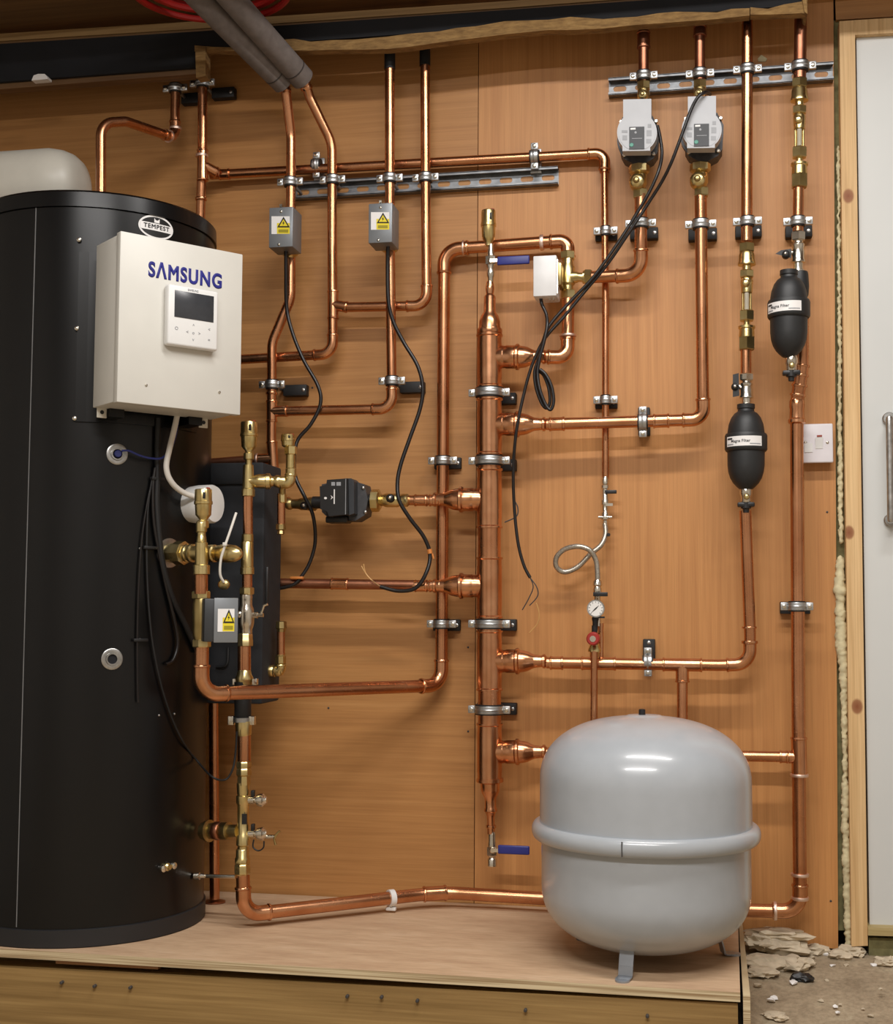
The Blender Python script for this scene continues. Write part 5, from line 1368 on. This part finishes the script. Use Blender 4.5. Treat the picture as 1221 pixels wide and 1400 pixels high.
cable('black cable from the left grey pump slanting to the coiled loop', [(899, 172, .12), (903, 190, .125), (905, 212, .13), (900, 235, .14), (888, 262, .138), (868, 296, .132), (845, 332, .13), (812, 378, .128), (780, 412, .126), (752, 444, .13), (742, 468, .13), (736, 492, .13), (731, 508, .13), (733, 530, .13), (741, 552, .13), (748, 558, .13), (752, 548, .13), (750, 530, .13), (744, 514, .13), (738, 508, .13)], .0036)
cable('black cable under the diverter box coiled into a small loop', [(739, 404, .12), (741, 416, .12), (747, 430, .125), (748, 446, .135), (744, 466, .138), (738, 490, .138), (735, 510, .138), (738, 532, .14), (746, 553, .14), (753, 560, .14), (757, 548, .14), (754, 528, .14), (746, 512, .14), (738, 505, .14)], .0038)
cable('thin grey twist of wire beside the manifold middle', [(703, 684, .1), (708, 694, .1), (706, 706, .1), (690, 714, .1)], .0014, 'tape_dark', group=None)
# cables on the tank
def on_t(x, y, off=.006):
    p_, th_ = ray_tank(x, y); return p_ + tdir(th_) * off
def tcable(label, px, r, mat, name='cable', group=None, off=.006, tail=()):
    pts_ = [on_t(x, y, off) for x, y in px] + [P(*t) for t in tail]
    return solo(name, MB().tube(smooth_path(pts_, 7), r, 10), mat, label, 'cable', group, loc=pts_[0])
wcp = [on_t(x, y, .03) for x, y in ((231, 556), (229, 572), (225, 592), (220, 615), (216, 640), (222, 660), (238, 675))] + [on_t(256, 684, .05)]
solo('white_cable', MB().tube(smooth_path(wcp, 8), .0058, 12), 'white_cable', 'thick white cable from the control box to the thermostat cover', 'cable')
bwp = [on_t(x, y, .022) for x, y in ((236, 558), (234, 575), (231, 595), (225, 614), (214, 627), (200, 628), (185, 624), (172, 618), (163, 618))]
solo('blue_wire', MB().tube(smooth_path(bwp, 8), .0022, 8), 'blue_wire', 'thin blue wire from the control box to the upper tank sensor', 'cable')
tcable('thick black cable bundle dropping from the control box along the tank', [(214, 572), (213, 610), (213, 650), (212, 690), (216, 740), (222, 780), (234, 820), (248, 850), (258, 872), (266, 890)], .006, 'black_rubber')
tcable('black cable looping down beside the thick bundle on the tank', [(210, 640), (207, 670), (209, 720), (222, 790), (236, 850), (240, 880), (234, 902), (224, 908)], .0035, 'cable_black')
tcable('thin black wire hanging straight on the tank front', [(208, 648), (199, 690), (192, 740), (188, 800), (186, 880), (187, 960)], .0018, 'cable_black')
tcable('thin black wire sweeping from the tank to the brass column', [(206, 655), (200, 700), (199, 780), (204, 860), (214, 920), (228, 970), (246, 1012), (266, 1040)], .0022, 'black_rubber', tail=((290, 1062, .38), (308, 1066, .36), (318, 1052, .355), (322, 1030, .35), (324, 1000, .35)))
for x, y, lb in ((213, 655, 'upper black cable tie on the tank cables'), (203, 749, 'middle black cable tie on the tank cables'), (190, 875, 'lower black cable tie on the tank wire')):
    p_, th_ = ray_tank(x, y)
    solo('cable_tie', MB().box(p_ + tdir(th_) * .006, (.03, .010, .006), Matrix.Rotation(th_, 3, 'Z'), .001), 'black_plastic', lb, 'cable tie', 'black cable ties on the tank')
# nail holes and scuffs on the wall panels
for x, y in ((640, 885), (449, 968), (1131, 700), (1136, 1232), (640, 1000), (427, 530)):
    A = P(x, y, .0012)
    make('nail', MB().lathe(A, (0, 1, 0), [(0, .0018), (.0004, .0024), (.004, .0024)], 8), 'tape_dark', wall)
solo('wood_splinter', MB().prism([P(x, y, .0025) for x, y in [(1036, 80), (1041, 75), (1049, 80), (1047, 84), (1037, 84)]], (0, .0025, 0)), 'foam_tan', 'torn pale splinter on the panel above the right rail', 'splinter')
